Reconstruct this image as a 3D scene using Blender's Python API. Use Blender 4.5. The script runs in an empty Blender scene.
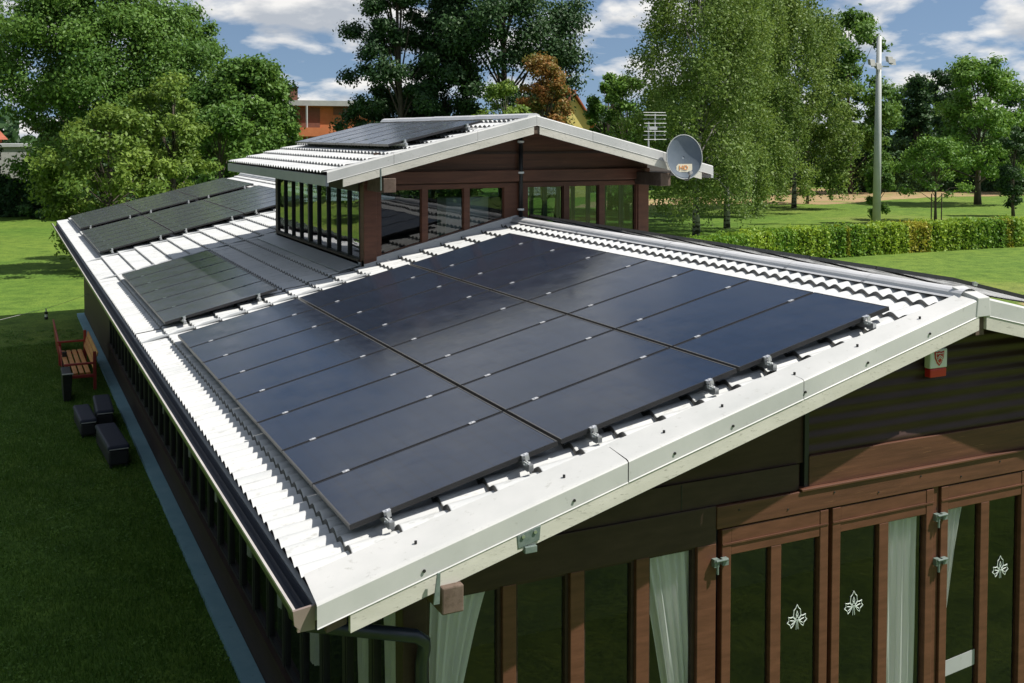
import bpy, math, random
import numpy as np
from mathutils import Vector, Matrix
R=math.radians
rnd=random.Random(7)
SC=bpy.context.scene
COL=SC.collection
G=-3.7                      # ground level (z=0 is the low edge of the big solar array)
T=math.tan(.2335)           # roof slope
TH=.2335
TZ=.15                      # tiles lie this far under the module plane
RX=6.2                      # ridge
def zr(x): return T*x-TZ if x<=RX else T*(2*RX-x)-TZ

# ------------------------------------------------------------------ materials
def nt(name):
    m=bpy.data.materials.new(name); m.use_nodes=True
    n=m.node_tree; b=n.nodes['Principled BSDF']
    return m,n,b
def setc(b,c,rough=.6,metal=0,spec=.5):
    b.inputs['Base Color'].default_value=(*c,1); b.inputs['Roughness'].default_value=rough
    b.inputs['Metallic'].default_value=metal; b.inputs['Specular IOR Level'].default_value=spec
def noise(n,scale,detail=4,rough=.6,vec=None,dist=0):
    t=n.nodes.new('ShaderNodeTexNoise'); t.inputs['Scale'].default_value=scale
    t.inputs['Detail'].default_value=detail; t.inputs['Roughness'].default_value=rough
    t.inputs['Distortion'].default_value=dist
    if vec is not None: n.links.new(vec,t.inputs['Vector'])
    return t
def coord(n,scale=(1,1,1),kind='Object'):
    tc=n.nodes.new('ShaderNodeTexCoord'); mp=n.nodes.new('ShaderNodeMapping')
    mp.inputs['Scale'].default_value=scale; n.links.new(tc.outputs[kind],mp.inputs['Vector'])
    return mp.outputs['Vector']
def ramp(n,fac,stops):
    r=n.nodes.new('ShaderNodeValToRGB'); e=r.color_ramp.elements
    while len(e)<len(stops): e.new(.5)
    for i,(p,c) in enumerate(stops):
        e[i].position=p; e[i].color=(*c,1) if len(c)==3 else c
    n.links.new(fac,r.inputs['Fac']); return r
def bump(n,b,h,strength=.3,dist=.01):
    bp=n.nodes.new('ShaderNodeBump'); bp.inputs['Strength'].default_value=strength
    bp.inputs['Distance'].default_value=dist; n.links.new(h,bp.inputs['Height'])
    n.links.new(bp.outputs['Normal'],b.inputs['Normal'])
def mat_noise(name,stops,scale=3,rough=.6,metal=0,spec=.5,stretch=(1,1,1),detail=5,bs=.0,bd=.01,kind='Object'):
    m,n,b=nt(name); setc(b,(1,1,1),rough,metal,spec)
    v=coord(n,stretch,kind); t=noise(n,scale,detail,vec=v)
    r=ramp(n,t.outputs['Fac'],stops); n.links.new(r.outputs['Color'],b.inputs['Base Color'])
    if bs: bump(n,b,t.outputs['Fac'],bs,bd)
    return m
def two_layer(name,base,spots,scale1,scale2,lo,hi,rough=.5,spec=.5,stretch=(1,1,1),bs=0,metal=0):
    """base tone variation plus a second, sharper pattern of stains"""
    m,n,b=nt(name); setc(b,(1,1,1),rough,metal,spec)
    v=coord(n,stretch); t1=noise(n,scale1,5,vec=v); t2=noise(n,scale2,8,.7,vec=v)
    r1=ramp(n,t1.outputs['Fac'],[(.3,base[0]),(.7,base[1])]); r2=ramp(n,t2.outputs['Fac'],[(lo,(0,0,0)),(hi,(1,1,1))])
    mx=n.nodes.new('ShaderNodeMix'); mx.data_type='RGBA'
    n.links.new(r2.outputs['Color'],mx.inputs['Factor']); n.links.new(r1.outputs['Color'],mx.inputs['A'])
    mx.inputs['B'].default_value=(*spots,1); n.links.new(mx.outputs['Result'],b.inputs['Base Color'])
    if bs: bump(n,b,t2.outputs['Fac'],bs,.004)
    return m
M={}
M['tile']=two_layer('white_roof_sheet',[(.47,.485,.49),(.6,.605,.6)],(.25,.25,.22),1.4,8,.56,.78,.5,.35,(.7,2.2,1))
M['tile_edge_shade']=two_layer('sheet_edge_shade',[(.07,.07,.068),(.12,.12,.115)],(.04,.04,.04),2,12,.5,.7,.6,.3)
M['flash']=two_layer('white_flashing',[(.44,.45,.44),(.56,.56,.55)],(.26,.26,.23),1.2,11,.6,.8,.45,.35)
M['grey_flash']=two_layer('grey_flashing',[(.34,.36,.37),(.42,.43,.44)],(.2,.2,.19),2,12,.6,.8,.45,.4)
M['ridge']=two_layer('ridge_metal',[(.5,.51,.53),(.62,.62,.63)],(.36,.36,.34),2,11,.6,.8,.38,.5)
M['barge']=two_layer('weathered_board',[(.5,.49,.43),(.62,.6,.54)],(.2,.19,.16),2,16,.56,.74,.75,.2,(1,1,3),.3)
M['wood']=two_layer('red_brown_wood',[(.085,.034,.02),(.14,.058,.034)],(.26,.14,.09),2.5,7,.66,.8,.5,.35,(1,1,6),.3)
M['wood_h']=two_layer('red_brown_wood_h',[(.07,.029,.018),(.13,.055,.032)],(.32,.17,.08),2.5,7,.62,.8,.5,.35,(.5,3,8),.3)
M['wood_dark']=two_layer('dark_stained_wood',[(.034,.019,.015),(.055,.032,.025)],(.08,.05,.035),3,9,.66,.85,.55,.3,(1,1,4),.2)
M['wood_raw']=two_layer('weathered_beam_end',[(.1,.07,.055),(.17,.125,.1)],(.08,.06,.04),6,20,.5,.7,.8,.2,(1,1,1),.5)
M['clad']=two_layer('dark_cladding',[(.04,.022,.018),(.062,.036,.029)],(.16,.07,.045),1.6,10,.66,.8,.42,.22,(1,1,5))
M['soffit']=mat_noise('soffit_board',[(.3,(.05,.035,.03)),(.7,(.08,.055,.045))],3,.7)
M['plinth']=two_layer('plinth_concrete',[(.17,.32,.38),(.23,.38,.44)],(.1,.2,.2),2,10,.6,.8,.8,.2)
M['gutter']=two_layer('gutter_metal',[(.22,.17,.15),(.3,.24,.21)],(.12,.1,.08),3,10,.6,.8,.4,.5)
M['gutter_rim']=mat_noise('gutter_rim',[(.3,(.38,.35,.33)),(.7,(.5,.47,.44))],3,.4)
M['pipe']=mat_noise('dark_pipe',[(.3,(.01,.016,.03)),(.7,(.018,.026,.042))],3,.35)
M['black']=mat_noise('black_metal',[(.3,(.012,.012,.014)),(.7,(.02,.02,.022))],4,.5)
M['alu']=mat_noise('aluminium',[(.3,(.5,.51,.52)),(.7,(.62,.63,.64))],9,.35,.85)
M['clampm']=mat_noise('clamp_steel',[(.3,(.55,.56,.58)),(.7,(.7,.7,.72))],9,.35,.5)
M['frame_light']=mat_noise('panel_edge',[(.3,(.09,.088,.086)),(.7,(.14,.135,.13))],6,.4,.4)
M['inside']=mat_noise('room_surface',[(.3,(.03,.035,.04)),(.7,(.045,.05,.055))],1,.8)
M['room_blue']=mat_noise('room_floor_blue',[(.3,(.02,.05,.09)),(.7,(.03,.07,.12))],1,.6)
M['white']=mat_noise('white_paint',[(.3,(.72,.72,.72)),(.7,(.8,.8,.8))],5,.5)
M['steel']=two_layer('galvanised',[(.36,.38,.38),(.46,.48,.48)],(.25,.26,.25),1,6,.6,.8,.45,.5)
M['red']=mat_noise('red_plastic',[(.3,(.5,.02,.02)),(.7,(.58,.03,.03))],5,.4)
M['redwood']=mat_noise('red_painted_wood',[(.3,(.3,.03,.025)),(.7,(.42,.05,.035))],5,.5)
M['slat']=mat_noise('orange_slat',[(.3,(.55,.22,.06)),(.7,(.7,.34,.11))],5,.5,stretch=(4,1,1))
M['navy']=mat_noise('navy_cover',[(.3,(.014,.018,.04)),(.7,(.022,.028,.055))],5,.6)
M['blackwicker']=mat_noise('black_wicker',[(.3,(.01,.01,.012)),(.7,(.025,.025,.028))],60,.6,bs=.4)
M['brick']=two_layer('orange_brick',[(.42,.13,.05),(.52,.18,.08)],(.25,.09,.05),.8,5,.55,.75,.8,.2)
M['brickdark']=mat_noise('brick_recess',[(.3,(.12,.05,.03)),(.7,(.18,.07,.04))],2,.8)
M['yellow']=mat_noise('yellow_render',[(.3,(.6,.5,.14)),(.7,(.66,.56,.2))],1,.8)
M['redtile']=mat_noise('red_roof_tile',[(.3,(.3,.08,.045)),(.7,(.42,.13,.07))],2,.8)
M['greyhouse']=mat_noise('grey_render',[(.3,(.3,.3,.3)),(.7,(.38,.38,.37))],1,.8)
M['sand']=two_layer('sand',[(.27,.19,.1),(.37,.26,.15)],(.17,.2,.06),.12,.5,.5,.62,.9,.1)
M['bark']=mat_noise('bark',[(.3,(.05,.04,.03)),(.7,(.11,.09,.07))],4,.9,stretch=(1,1,.3),bs=.6,bd=.05)
M['birchbark']=mat_noise('birch_bark',[(.46,(.035,.03,.028)),(.54,(.32,.31,.29)),(.8,(.45,.44,.41))],2,.8,stretch=(1,1,2.5))
M['core']=mat_noise('hedge_wood',[(.3,(.02,.03,.01)),(.7,(.035,.05,.018))],3,.9)
M['dish']=mat_noise('dish_grey',[(.3,(.1,.13,.165)),(.7,(.13,.16,.195))],5,.45)
M['orange']=mat_noise('orange_print',[(.3,(.75,.3,.08)),(.7,(.8,.36,.12))],5,.5)
M['cream']=mat_noise('cream_print',[(.3,(.72,.66,.5)),(.7,(.76,.7,.55))],5,.5)
M['cable']=mat_noise('pale_cable',[(.3,(.4,.4,.38)),(.7,(.5,.5,.48))],5,.6)
M['greenmetal']=mat_noise('green_grey_metal',[(.3,(.1,.14,.13)),(.7,(.17,.21,.19))],20,.5)
M['frost']=mat_noise('etched_glass',[(.3,(.6,.68,.64)),(.7,(.72,.78,.74))],20,.6)

def glass_mat(name,tint=(.93,.96,.95),rough=.0,wave=.02,k=1.25):
    m=bpy.data.materials.new(name); m.use_nodes=True; n=m.node_tree; n.nodes.clear()
    out=n.nodes.new('ShaderNodeOutputMaterial'); mix=n.nodes.new('ShaderNodeMixShader')
    tr=n.nodes.new('ShaderNodeBsdfTransparent'); gl=n.nodes.new('ShaderNodeBsdfGlossy')
    tr.inputs['Color'].default_value=(*tint,1); gl.inputs['Roughness'].default_value=rough
    fr=n.nodes.new('ShaderNodeFresnel'); fr.inputs['IOR'].default_value=1.5
    a=n.nodes.new('ShaderNodeMath'); a.operation='MULTIPLY'; a.inputs[1].default_value=k
    b=n.nodes.new('ShaderNodeMath'); b.operation='ADD'; b.inputs[1].default_value=1
    d=n.nodes.new('ShaderNodeMath'); d.operation='DIVIDE'; d.use_clamp=True
    n.links.new(fr.outputs[0],a.inputs[0]); n.links.new(fr.outputs[0],b.inputs[0])
    n.links.new(a.outputs[0],d.inputs[0]); n.links.new(b.outputs[0],d.inputs[1])
    n.links.new(d.outputs[0],mix.inputs[0]); n.links.new(tr.outputs[0],mix.inputs[1]); n.links.new(gl.outputs[0],mix.inputs[2])
    if wave:
        v=coord(n); t=noise(n,1.2,2,vec=v); bp=n.nodes.new('ShaderNodeBump'); bp.inputs['Strength'].default_value=wave
        bp.inputs['Distance'].default_value=.1
        n.links.new(t.outputs['Fac'],bp.inputs['Height']); n.links.new(bp.outputs['Normal'],gl.inputs['Normal'])
    n.links.new(mix.outputs[0],out.inputs['Surface']); return m
M['glass']=glass_mat('window_glass',wave=.05)
M['glass_dark']=glass_mat('tinted_glass',(.5,.6,.6),wave=.03,k=2.6)
def curtain_mat():
    m,n,b=nt('curtain_cloth'); setc(b,(.93,.91,.92),.8,0,.2)
    tl=n.nodes.new('ShaderNodeBsdfTranslucent'); tl.inputs['Color'].default_value=(.6,.68,.66,1)
    mix=n.nodes.new('ShaderNodeMixShader'); mix.inputs[0].default_value=.18
    out=n.nodes['Material Output']; n.links.new(b.outputs[0],mix.inputs[1]); n.links.new(tl.outputs[0],mix.inputs[2])
    n.links.new(mix.outputs[0],out.inputs['Surface']); return m
M['curtain']=curtain_mat()
def pv_mat(sheen=.08):
    m,n,b=nt('solar_glass'); setc(b,(.01,.013,.03),.12,0,.5)
    tc=n.nodes.new('ShaderNodeTexCoord')
    sx=n.nodes.new('ShaderNodeSeparateXYZ'); n.links.new(tc.outputs['Object'],sx.inputs[0])
    def line(axis,period,width):
        k=n.nodes.new('ShaderNodeMath'); k.operation='MULTIPLY'; k.inputs[1].default_value=1/period
        n.links.new(sx.outputs[axis],k.inputs[0])
        f=n.nodes.new('ShaderNodeMath'); f.operation='FRACT'; n.links.new(k.outputs[0],f.inputs[0])
        l=n.nodes.new('ShaderNodeMath'); l.operation='LESS_THAN'; l.inputs[1].default_value=width
        n.links.new(f.outputs[0],l.inputs[0]); return l
    a=line('X',.176,.035); c=line('Y',.169,.035)
    mx=n.nodes.new('ShaderNodeMath'); mx.operation='MAXIMUM'; n.links.new(a.outputs[0],mx.inputs[0]); n.links.new(c.outputs[0],mx.inputs[1])
    t=noise(n,1.1,4,vec=tc.outputs['Object']); r=ramp(n,t.outputs['Fac'],[(.3,(.007,.014,.03)),(.7,(.011,.02,.042))])
    mc=n.nodes.new('ShaderNodeMix'); mc.data_type='RGBA'; n.links.new(mx.outputs[0],mc.inputs['Factor'])
    n.links.new(r.outputs['Color'],mc.inputs['A']); mc.inputs['B'].default_value=(.006,.007,.012,1)
    n.links.new(mc.outputs['Result'],b.inputs['Base Color'])
    # thin dust film: rougher where dusty
    t2=noise(n,2.3,6,.7,vec=tc.outputs['Object']); r2=ramp(n,t2.outputs['Fac'],[(.35,(.1,.1,.1)),(.75,(.26,.26,.26))])
    n.links.new(r2.outputs['Color'],b.inputs['Roughness'])
    b.inputs['Sheen Weight'].default_value=sheen; b.inputs['Sheen Roughness'].default_value=.4; b.inputs['Sheen Tint'].default_value=(.8,.74,.7,1)   # dust film
    return m
M['pv']=pv_mat(); M['pv_dusty']=pv_mat(.24)
def leaf_mat(name,c1,c2,trans=.28,rough=.55):
    m,n,b=nt(name); setc(b,c1,rough,0,.3)
    at=n.nodes.new('ShaderNodeAttribute'); at.attribute_name='tone'
    r=ramp(n,at.outputs['Fac'],[(0,c1),(1,c2)])
    n.links.new(r.outputs['Color'],b.inputs['Base Color'])
    tl=n.nodes.new('ShaderNodeBsdfTranslucent')
    hs=n.nodes.new('ShaderNodeHueSaturation'); hs.inputs['Value'].default_value=1.5; hs.inputs['Hue'].default_value=.485
    n.links.new(r.outputs['Color'],hs.inputs['Color']); n.links.new(hs.outputs['Color'],tl.inputs['Color'])
    mix=n.nodes.new('ShaderNodeMixShader'); mix.inputs[0].default_value=trans
    out=n.nodes['Material Output']; n.links.new(b.outputs[0],mix.inputs[1]); n.links.new(tl.outputs[0],mix.inputs[2])
    n.links.new(mix.outputs[0],out.inputs['Surface']); return m
M['leaf_mid']=leaf_mat('leaf_mid',(.045,.115,.016),(.13,.24,.04))
M['leaf_dark']=leaf_mat('leaf_dark',(.018,.055,.018),(.055,.115,.032),.18)
M['leaf_yellow']=leaf_mat('leaf_yellow',(.075,.145,.02),(.2,.29,.045))
M['leaf_bright']=leaf_mat('leaf_bright',(.065,.16,.02),(.16,.29,.045))
M['leaf_birch']=leaf_mat('leaf_birch',(.075,.14,.022),(.17,.25,.05))
M['leaf_red']=leaf_mat('leaf_red',(.09,.14,.025),(.4,.17,.05))
M['leaf_hedge']=leaf_mat('leaf_hedge',(.1,.22,.02),(.32,.43,.04))
M['leaf_gold']=leaf_mat('leaf_gold',(.22,.24,.02),(.38,.36,.04))
def lawn_mat():
    m,n,b=nt('lawn'); setc(b,(.1,.15,.03),.9,0,.15)
    v=coord(n,(1,1,1)); t1=noise(n,.06,4,.6,v); t2=noise(n,1.3,6,.7,v); t3=noise(n,14,4,.7,v)
    r1=ramp(n,t1.outputs['Fac'],[(.35,(.085,.165,.026)),(.6,(.13,.2,.034)),(.75,(.21,.23,.065))])
    r2=ramp(n,t2.outputs['Fac'],[(.3,(.55,.62,.6)),(.5,(.95,.97,.95)),(.72,(1.35,1.22,1.15))])
    r3=ramp(n,t3.outputs['Fac'],[(.3,(.55,.6,.6)),(.7,(1.35,1.3,1.2))])
    def mul(a,bb):
        x=n.nodes.new('ShaderNodeMix'); x.data_type='RGBA'; x.blend_type='MULTIPLY'; x.inputs['Factor'].default_value=1
        n.links.new(a,x.inputs['A']); n.links.new(bb,x.inputs['B']); return x.outputs['Result']
    n.links.new(mul(mul(r1.outputs['Color'],r2.outputs['Color']),r3.outputs['Color']),b.inputs['Base Color'])
    bump(n,b,t3.outputs['Fac'],.6,.05); return m
M['lawn']=lawn_mat()

# ------------------------------------------------------------------ building blocks
def wloc(o):
    v=Vector((0,0,0))
    while o is not None: v+=Vector(o.location); o=o.parent
    return v
def tag(o,label=None,cat=None,group=None,kind=None):
    if label: o['label']=label
    if cat: o['category']=cat
    if group: o['group']=group
    if kind: o['kind']=kind
    return o
def thing(name,label,cat,loc=(0,0,0),group=None,rot=(0,0,0)):
    o=bpy.data.objects.new(name,None); o.empty_display_size=.2; COL.objects.link(o)
    o.location=loc; o.rotation_euler=rot; return tag(o,label,cat,group)
class MB:
    def __init__(s): s.v=[];s.f=[];s.mi=[];s.cur=0
    def add(s,vs,fs):
        k=len(s.v); s.v+= [tuple(v) for v in vs]; s.f+=[tuple(i+k for i in f) for f in fs]; s.mi+=[s.cur]*len(fs); return s
    def box(s,x0,x1,y0,y1,z0,z1):
        return s.hexa([(x0,y0,z0),(x1,y0,z0),(x1,y1,z0),(x0,y1,z0),(x0,y0,z1),(x1,y0,z1),(x1,y1,z1),(x0,y1,z1)])
    def hexa(s,p): return s.add(p,[(3,2,1,0),(4,5,6,7),(0,1,5,4),(1,2,6,5),(2,3,7,6),(3,0,4,7)])
    def slopebox(s,x0,x1,y0,y1,dz0,dz1,zf=zr):
        """box whose bottom and top follow the roof slope"""
        return s.hexa([(x0,y0,zf(x0)+dz0),(x1,y0,zf(x1)+dz0),(x1,y1,zf(x1)+dz0),(x0,y1,zf(x0)+dz0),
                       (x0,y0,zf(x0)+dz1),(x1,y0,zf(x1)+dz1),(x1,y1,zf(x1)+dz1),(x0,y1,zf(x0)+dz1)])
    def extr(s,a,b,prof,up=(0,0,1)):
        """sweep a closed profile [(u,w)] from a to b; u sideways, w up"""
        a=Vector(a);b=Vector(b);d=(b-a).normalized();sd=d.cross(Vector(up)).normalized();u=sd.cross(d)
        n=len(prof);vs=[a+sd*p[0]+u*p[1] for p in prof]+[b+sd*p[0]+u*p[1] for p in prof]
        fs=[(i,(i+1)%n,n+(i+1)%n,n+i) for i in range(n)]+[tuple(range(n-1,-1,-1)),tuple(range(n,2*n))]
        return s.add(vs,fs)
    def tube(s,pts,r,n=10,cap=True):
        pts=[Vector(p) for p in pts]; rs=r if isinstance(r,(list,tuple)) else [r]*len(pts); k=len(s.v); prev=None
        for i,p in enumerate(pts):
            d=((pts[min(i+1,len(pts)-1)]-pts[max(i-1,0)])).normalized()
            if prev is None:
                a=Vector((0,0,1)) if abs(d.z)<.9 else Vector((1,0,0)); x=d.cross(a).normalized()
            else: x=(prev-d*prev.dot(d)).normalized()
            prev=x; y=d.cross(x)
            for j in range(n):
                t=2*math.pi*j/n; s.v.append(tuple(p+(x*math.cos(t)+y*math.sin(t))*rs[i]))
        m=len(pts)
        for i in range(m-1):
            for j in range(n):
                s.f.append((k+i*n+j,k+i*n+(j+1)%n,k+(i+1)*n+(j+1)%n,k+(i+1)*n+j)); s.mi.append(s.cur)
        if cap:
            s.f.append(tuple(k+j for j in range(n-1,-1,-1))); s.f.append(tuple(k+(m-1)*n+j for j in range(n))); s.mi+=[s.cur]*2
        return s
    def build(s,name,mat,parent=None,bevel=0,smooth=False,loc=None,local=False):
        me=bpy.data.meshes.new(name); o=bpy.data.objects.new(name,me); COL.objects.link(o)
        if parent is not None: o.parent=parent; off=Vector((0,0,0)) if local else wloc(parent)
        else:
            off=Vector(loc) if loc is not None else Vector((0,0,0)); o.location=off
        me.from_pydata([tuple(Vector(v)-off) for v in s.v],[],s.f)
        for m_ in (mat if isinstance(mat,(list,tuple)) else [mat]): me.materials.append(m_)
        me.polygons.foreach_set('material_index',s.mi)
        if smooth: me.polygons.foreach_set('use_smooth',[True]*len(s.f))
        me.update()
        if bevel:
            b=o.modifiers.new('bevel','BEVEL'); b.width=bevel; b.segments=2; b.limit_method='ANGLE'
        return o
def np_mesh(name,V,F4,mat,parent=None,tone=None,loc=(0,0,0),smooth=False):
    me=bpy.data.meshes.new(name); V=np.asarray(V,np.float32); F4=np.asarray(F4,np.int32)
    me.vertices.add(len(V)); me.vertices.foreach_set('co',(V-np.array(loc,np.float32)).ravel())
    me.loops.add(F4.size); me.loops.foreach_set('vertex_index',F4.ravel())
    me.polygons.add(len(F4)); me.polygons.foreach_set('loop_start',np.arange(len(F4),dtype=np.int32)*F4.shape[1])
    if smooth: me.polygons.foreach_set('use_smooth',np.ones(len(F4),bool))
    if tone is not None:
        a=me.attributes.new('tone','FLOAT','FACE'); a.data.foreach_set('value',np.asarray(tone,np.float32))
    me.materials.append(mat); me.update(calc_edges=True)
    o=bpy.data.objects.new(name,me); COL.objects.link(o)
    if parent is not None: o.parent=parent
    else: o.location=loc
    return o
def copy_tree(o,parent=None):
    c=o.copy(); COL.objects.link(c); c.parent=parent
    for ch in list(o.children): copy_tree(ch,c)
    return c

# ------------------------------------------------------------------ the ground
g=MB(); g.add([(-1500,-1500,G),(1500,-1500,G),(1500,1500,G),(-1500,1500,G)],[(0,1,2,3)])
tag(g.build('lawn_ground',M['lawn']),kind='structure')
def sheet(name,pts,dz,mat):
    m=MB(); m.add([(x,y,G+dz) for x,y in pts],[tuple(range(len(pts)))]); return tag(m.build(name,mat),kind='structure')
def wobble(pts,n=5,a=.5,seed=1):
    r=random.Random(seed); out=[]
    for i in range(len(pts)):
        p=pts[i]; q=pts[(i+1)%len(pts)]
        for k in range(n):
            t=k/n; out.append((p[0]+(q[0]-p[0])*t+r.uniform(-a,a),p[1]+(q[1]-p[1])*t+r.uniform(-a,a)))
    return out
sheet('sand_path',wobble([(44,76),(54,76),(64,73),(68,70),(84,74),(97,72.4),(118,66),(124,73),(104,79),(91,90),(84,97),(72,90),(60,84),(50,83)],6,.7),.006,M['sand'])
sheet('sand_court',wobble([(35.2,21.4),(33.4,21.6),(31,15),(40,8),(52,14)],5,.15,3),.006,M['sand'])

# ------------------------------------------------------------------ the hall
Y0=0.0; YE=34.2
XW=.44; YW=.05               # wall planes
hall=thing('club_house','long low timber clubhouse with white tiled roof, glazed walls and raised roof pavilion','building',(6.2,0,G))
def tiles(name,x0,x1,y0,y1,zf,parent,mat,rows=.394,amp=.022,pitch=.2,xref=-.428,flip=False):
    """moulded metal tile sheet: waves across, steps down the slope"""
    ny=int((y1-y0)/pitch*8)+1; ys=np.linspace(y0,y1,ny)
    # asymmetric wave: wide round crests, narrow valleys
    ph=(ys-y0)/pitch*2*math.pi; w=amp*(np.abs(np.cos(ph/2))**1.3*2-1)
    xs=[];zs=[]
    k0=math.floor((min(x0,x1)-xref)/rows); x=xref+k0*rows; lo,hi=min(x0,x1),max(x0,x1)
    while x<hi:
        a=max(x,lo); b=min(x+rows,hi)
        if b-a>.01:
            # each row is highest at its downslope (low x) edge, then drops under the next
            for t in (0,.03,.2,.55,.97):
                xx=x+rows*t
                if xx<a-1e-6 or xx>b+1e-6: continue
                step=.042*(1-t); xs.append(xx); zs.append(step)
            xs.append(b-.001); zs.append(0.0)
        x+=rows
    xs=np.array(xs); zs=np.array(zs)
    X,Y=np.meshgrid(xs,ys,indexing='ij'); base=np.array([zf(v) for v in xs])
    Z=base[:,None]+zs[:,None]+w[None,:]-.018
    if y0<-.1: Y=np.maximum(Y,(-.272+.15*(X-EX)/6.62))      # sheets end under the skewed verge flashing
    if flip: X=2*flip-X
    V=np.stack([X,Y,Z],-1).reshape(-1,3); nx=len(xs); idx=np.arange(nx*ny).reshape(nx,ny)
    F=np.stack([idx[:-1,:-1],idx[1:,:-1],idx[1:,1:],idx[:-1,1:]],-1).reshape(-1,4)
    if flip: F=F[:,::-1]
    loc=wloc(parent); o=np_mesh(name,V-np.array(loc),F,mat,parent)
    o.data.materials.append(M['tile_edge_shade'])          # row risers coloured dark: step shade painted in, over cut edge and grime
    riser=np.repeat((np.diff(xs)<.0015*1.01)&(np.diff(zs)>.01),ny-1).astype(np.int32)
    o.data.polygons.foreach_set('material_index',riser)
    return o
EX=-.42
PX0,PX1,PY0,PY1=3.3,9.04,9.97,16.35     # pavilion footprint
roof=tiles('tiled_roof_slope',EX,RX,-.3,PY0,zr,hall,M['tile'])
tiles('tiled_roof_slope',EX,PX0+.02,PY0,PY1,zr,hall,M['tile'])
tiles('tiled_roof_slope',EX,RX,PY1,YE,zr,hall,M['tile'])
tiles('tiled_roof_slope',EX,RX,-.3,PY0,zr,hall,M['tile'],flip=RX)
tiles('tiled_roof_slope',EX,PX0+.02,PY0,PY1,zr,hall,M['tile'],flip=RX)
tiles('tiled_roof_slope',EX,RX,PY1,YE,zr,hall,M['tile'],flip=RX)
# boarding under the tiles (closes the roof)
sb=MB()
for a,b,y0,y1 in ((EX+.03,RX,-.26,PY0+.05),(EX+.03,PX0+.05,PY0+.05,PY1-.05),(EX+.03,RX,PY1-.05,YE)):
    sb.slopebox(a,b,y0,y1,-.14,-.07)
    sb.slopebox(2*RX-a,2*RX-b,y0,y1,-.14,-.07)
sb.build('roof_boarding',M['soffit'],hall)
# eave fascia on the left
MB().box(EX-.012,EX+.03,-.6,YE,zr(EX)-.14,zr(EX)-.035).build('eave_fascia',M['grey_flash'],hall)
# ridge cap: a half round tube with seams
def ridge_cap(y0,y1,zc,name='ridge_cap',r=.095):
    m=MB(); k=8; n=int((y1-y0)/1.15)
    for i in range(n):
        a=y0+(y1-y0)*i/n; b=y0+(y1-y0)*(i+1)/n+.05
        rr=[r*1.03,r,r*.99]
        vs=[]
        for q,(yy) in enumerate((a,a+.08,b)):
            for j in range(k+1):
                t=math.pi*j/k; vs.append((RX+rr[q]*math.cos(t)*1.15,yy,zc-.02+rr[q]*math.sin(t)*.72))
        fs=[(q*(k+1)+j,q*(k+1)+j+1,(q+1)*(k+1)+j+1,(q+1)*(k+1)+j) for q in range(2) for j in range(k)]
        m.add(vs,fs)
        m.add([(RX+r*1.25,a,zc-.04),(RX+r*1.1,a,zc-.015),(RX+r*1.1,b,zc-.015),(RX+r*1.25,b,zc-.04)],[(0,1,2,3)])
        m.add([(RX-r*1.5,a,zc-.04),(RX-r*1.1,a,zc-.015),(RX-r*1.1,b,zc-.015),(RX-r*1.5,b,zc-.04)],[(3,2,1,0)])
    return m.build(name,M['ridge'],hall,smooth=False)
ridge_cap(-.2,PY0-.02,zr(RX)+.045); ridge_cap(PY1+.02,YE,zr(RX)+.05)

# gable flashing (verge): flat top on the tiles, folded down over a board
def lerp(a,b,t): return Vector(a)*(1-t)+Vector(b)*t
A0=Vector((-.436,-.686,-.244)); A1=Vector((6.24,-.33,1.352))
B1=Vector((2*6.24+.436,-.686+.0,-.244))
def verge(a,b,inner_a,inner_b,mir=False,brk=(0,.38,.655,1)):
    n=len(brk)-1
    h=.165; m=MB()
    for i in range(n):
        p=lerp(a,b,brk[i]+(.0006 if i else 0)); r=lerp(a,b,brk[i+1]-.0006); ia=lerp(inner_a,inner_b,brk[i]); ib=lerp(inner_a,inner_b,brk[i+1])
        lift=.002 if i%2 else 0
        L=Vector((0,-lift,lift))
        vs=[ia+L,p+Vector((0,.03,.004))+L,p+Vector((0,.008,-.004))+L,p+Vector((0,0,-.014))+L,p+Vector((0,0,-h))+L,p+Vector((0,-.008,-h-.006))+L,
            ib+L,r+Vector((0,.03,.004))+L,r+Vector((0,.008,-.004))+L,r+Vector((0,0,-.014))+L,r+Vector((0,0,-h))+L,r+Vector((0,-.008,-h-.006))+L]
        fs=[(j,j+1,j+7,j+6) for j in range(5)]
        if mir: fs=[f[::-1] for f in fs]
        m.add(vs,fs)
    return m
tf=zr
inA=Vector((EX,-.27,zr(EX)+.056)); inB=Vector((6.2,-.12,zr(6.2)+.056))
# slight upstand: flashing top stays just above tile crests
fl=verge(A0,A1,inA,inB).build('verge_flashing',M['flash'],hall)
B0=Vector((6.24,-.33,1.352)); 
verge(B1,B0,Vector((12.8,-.24,zr(12.8)+.045)),inB,True).build('verge_flashing',M['flash'],hall)
# little apex cap
MB().hexa([(6.14,-.343,1.16),(6.34,-.343,1.16),(6.34,-.2,1.2),(6.14,-.2,1.2),(6.16,-.343,1.352),(6.32,-.343,1.352),(6.3,-.05,1.43),(6.12,-.05,1.43)]).build('apex_cap',M['flash'],fl,bevel=.01)
for x in (.35,1.6,2.55,3.15,3.95,4.7,5.5):
    t=(x+.436)/(6.24+.436); p=lerp(A0,A1,t); s_=MB(); s_.tube([p+Vector((0,-.004,-.11)),p+Vector((0,-.012,-.11))],.012,8); s_.build('screw',M['black'],fl)
    p2=lerp(inA,inB,t)+(lerp(A0,A1,t)-lerp(inA,inB,t))*.55; s_=MB(); s_.tube([p2+Vector((0,0,.0)),p2+Vector((0,0,.022))],.011,8); s_.build('screw',M['black'],fl)
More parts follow.
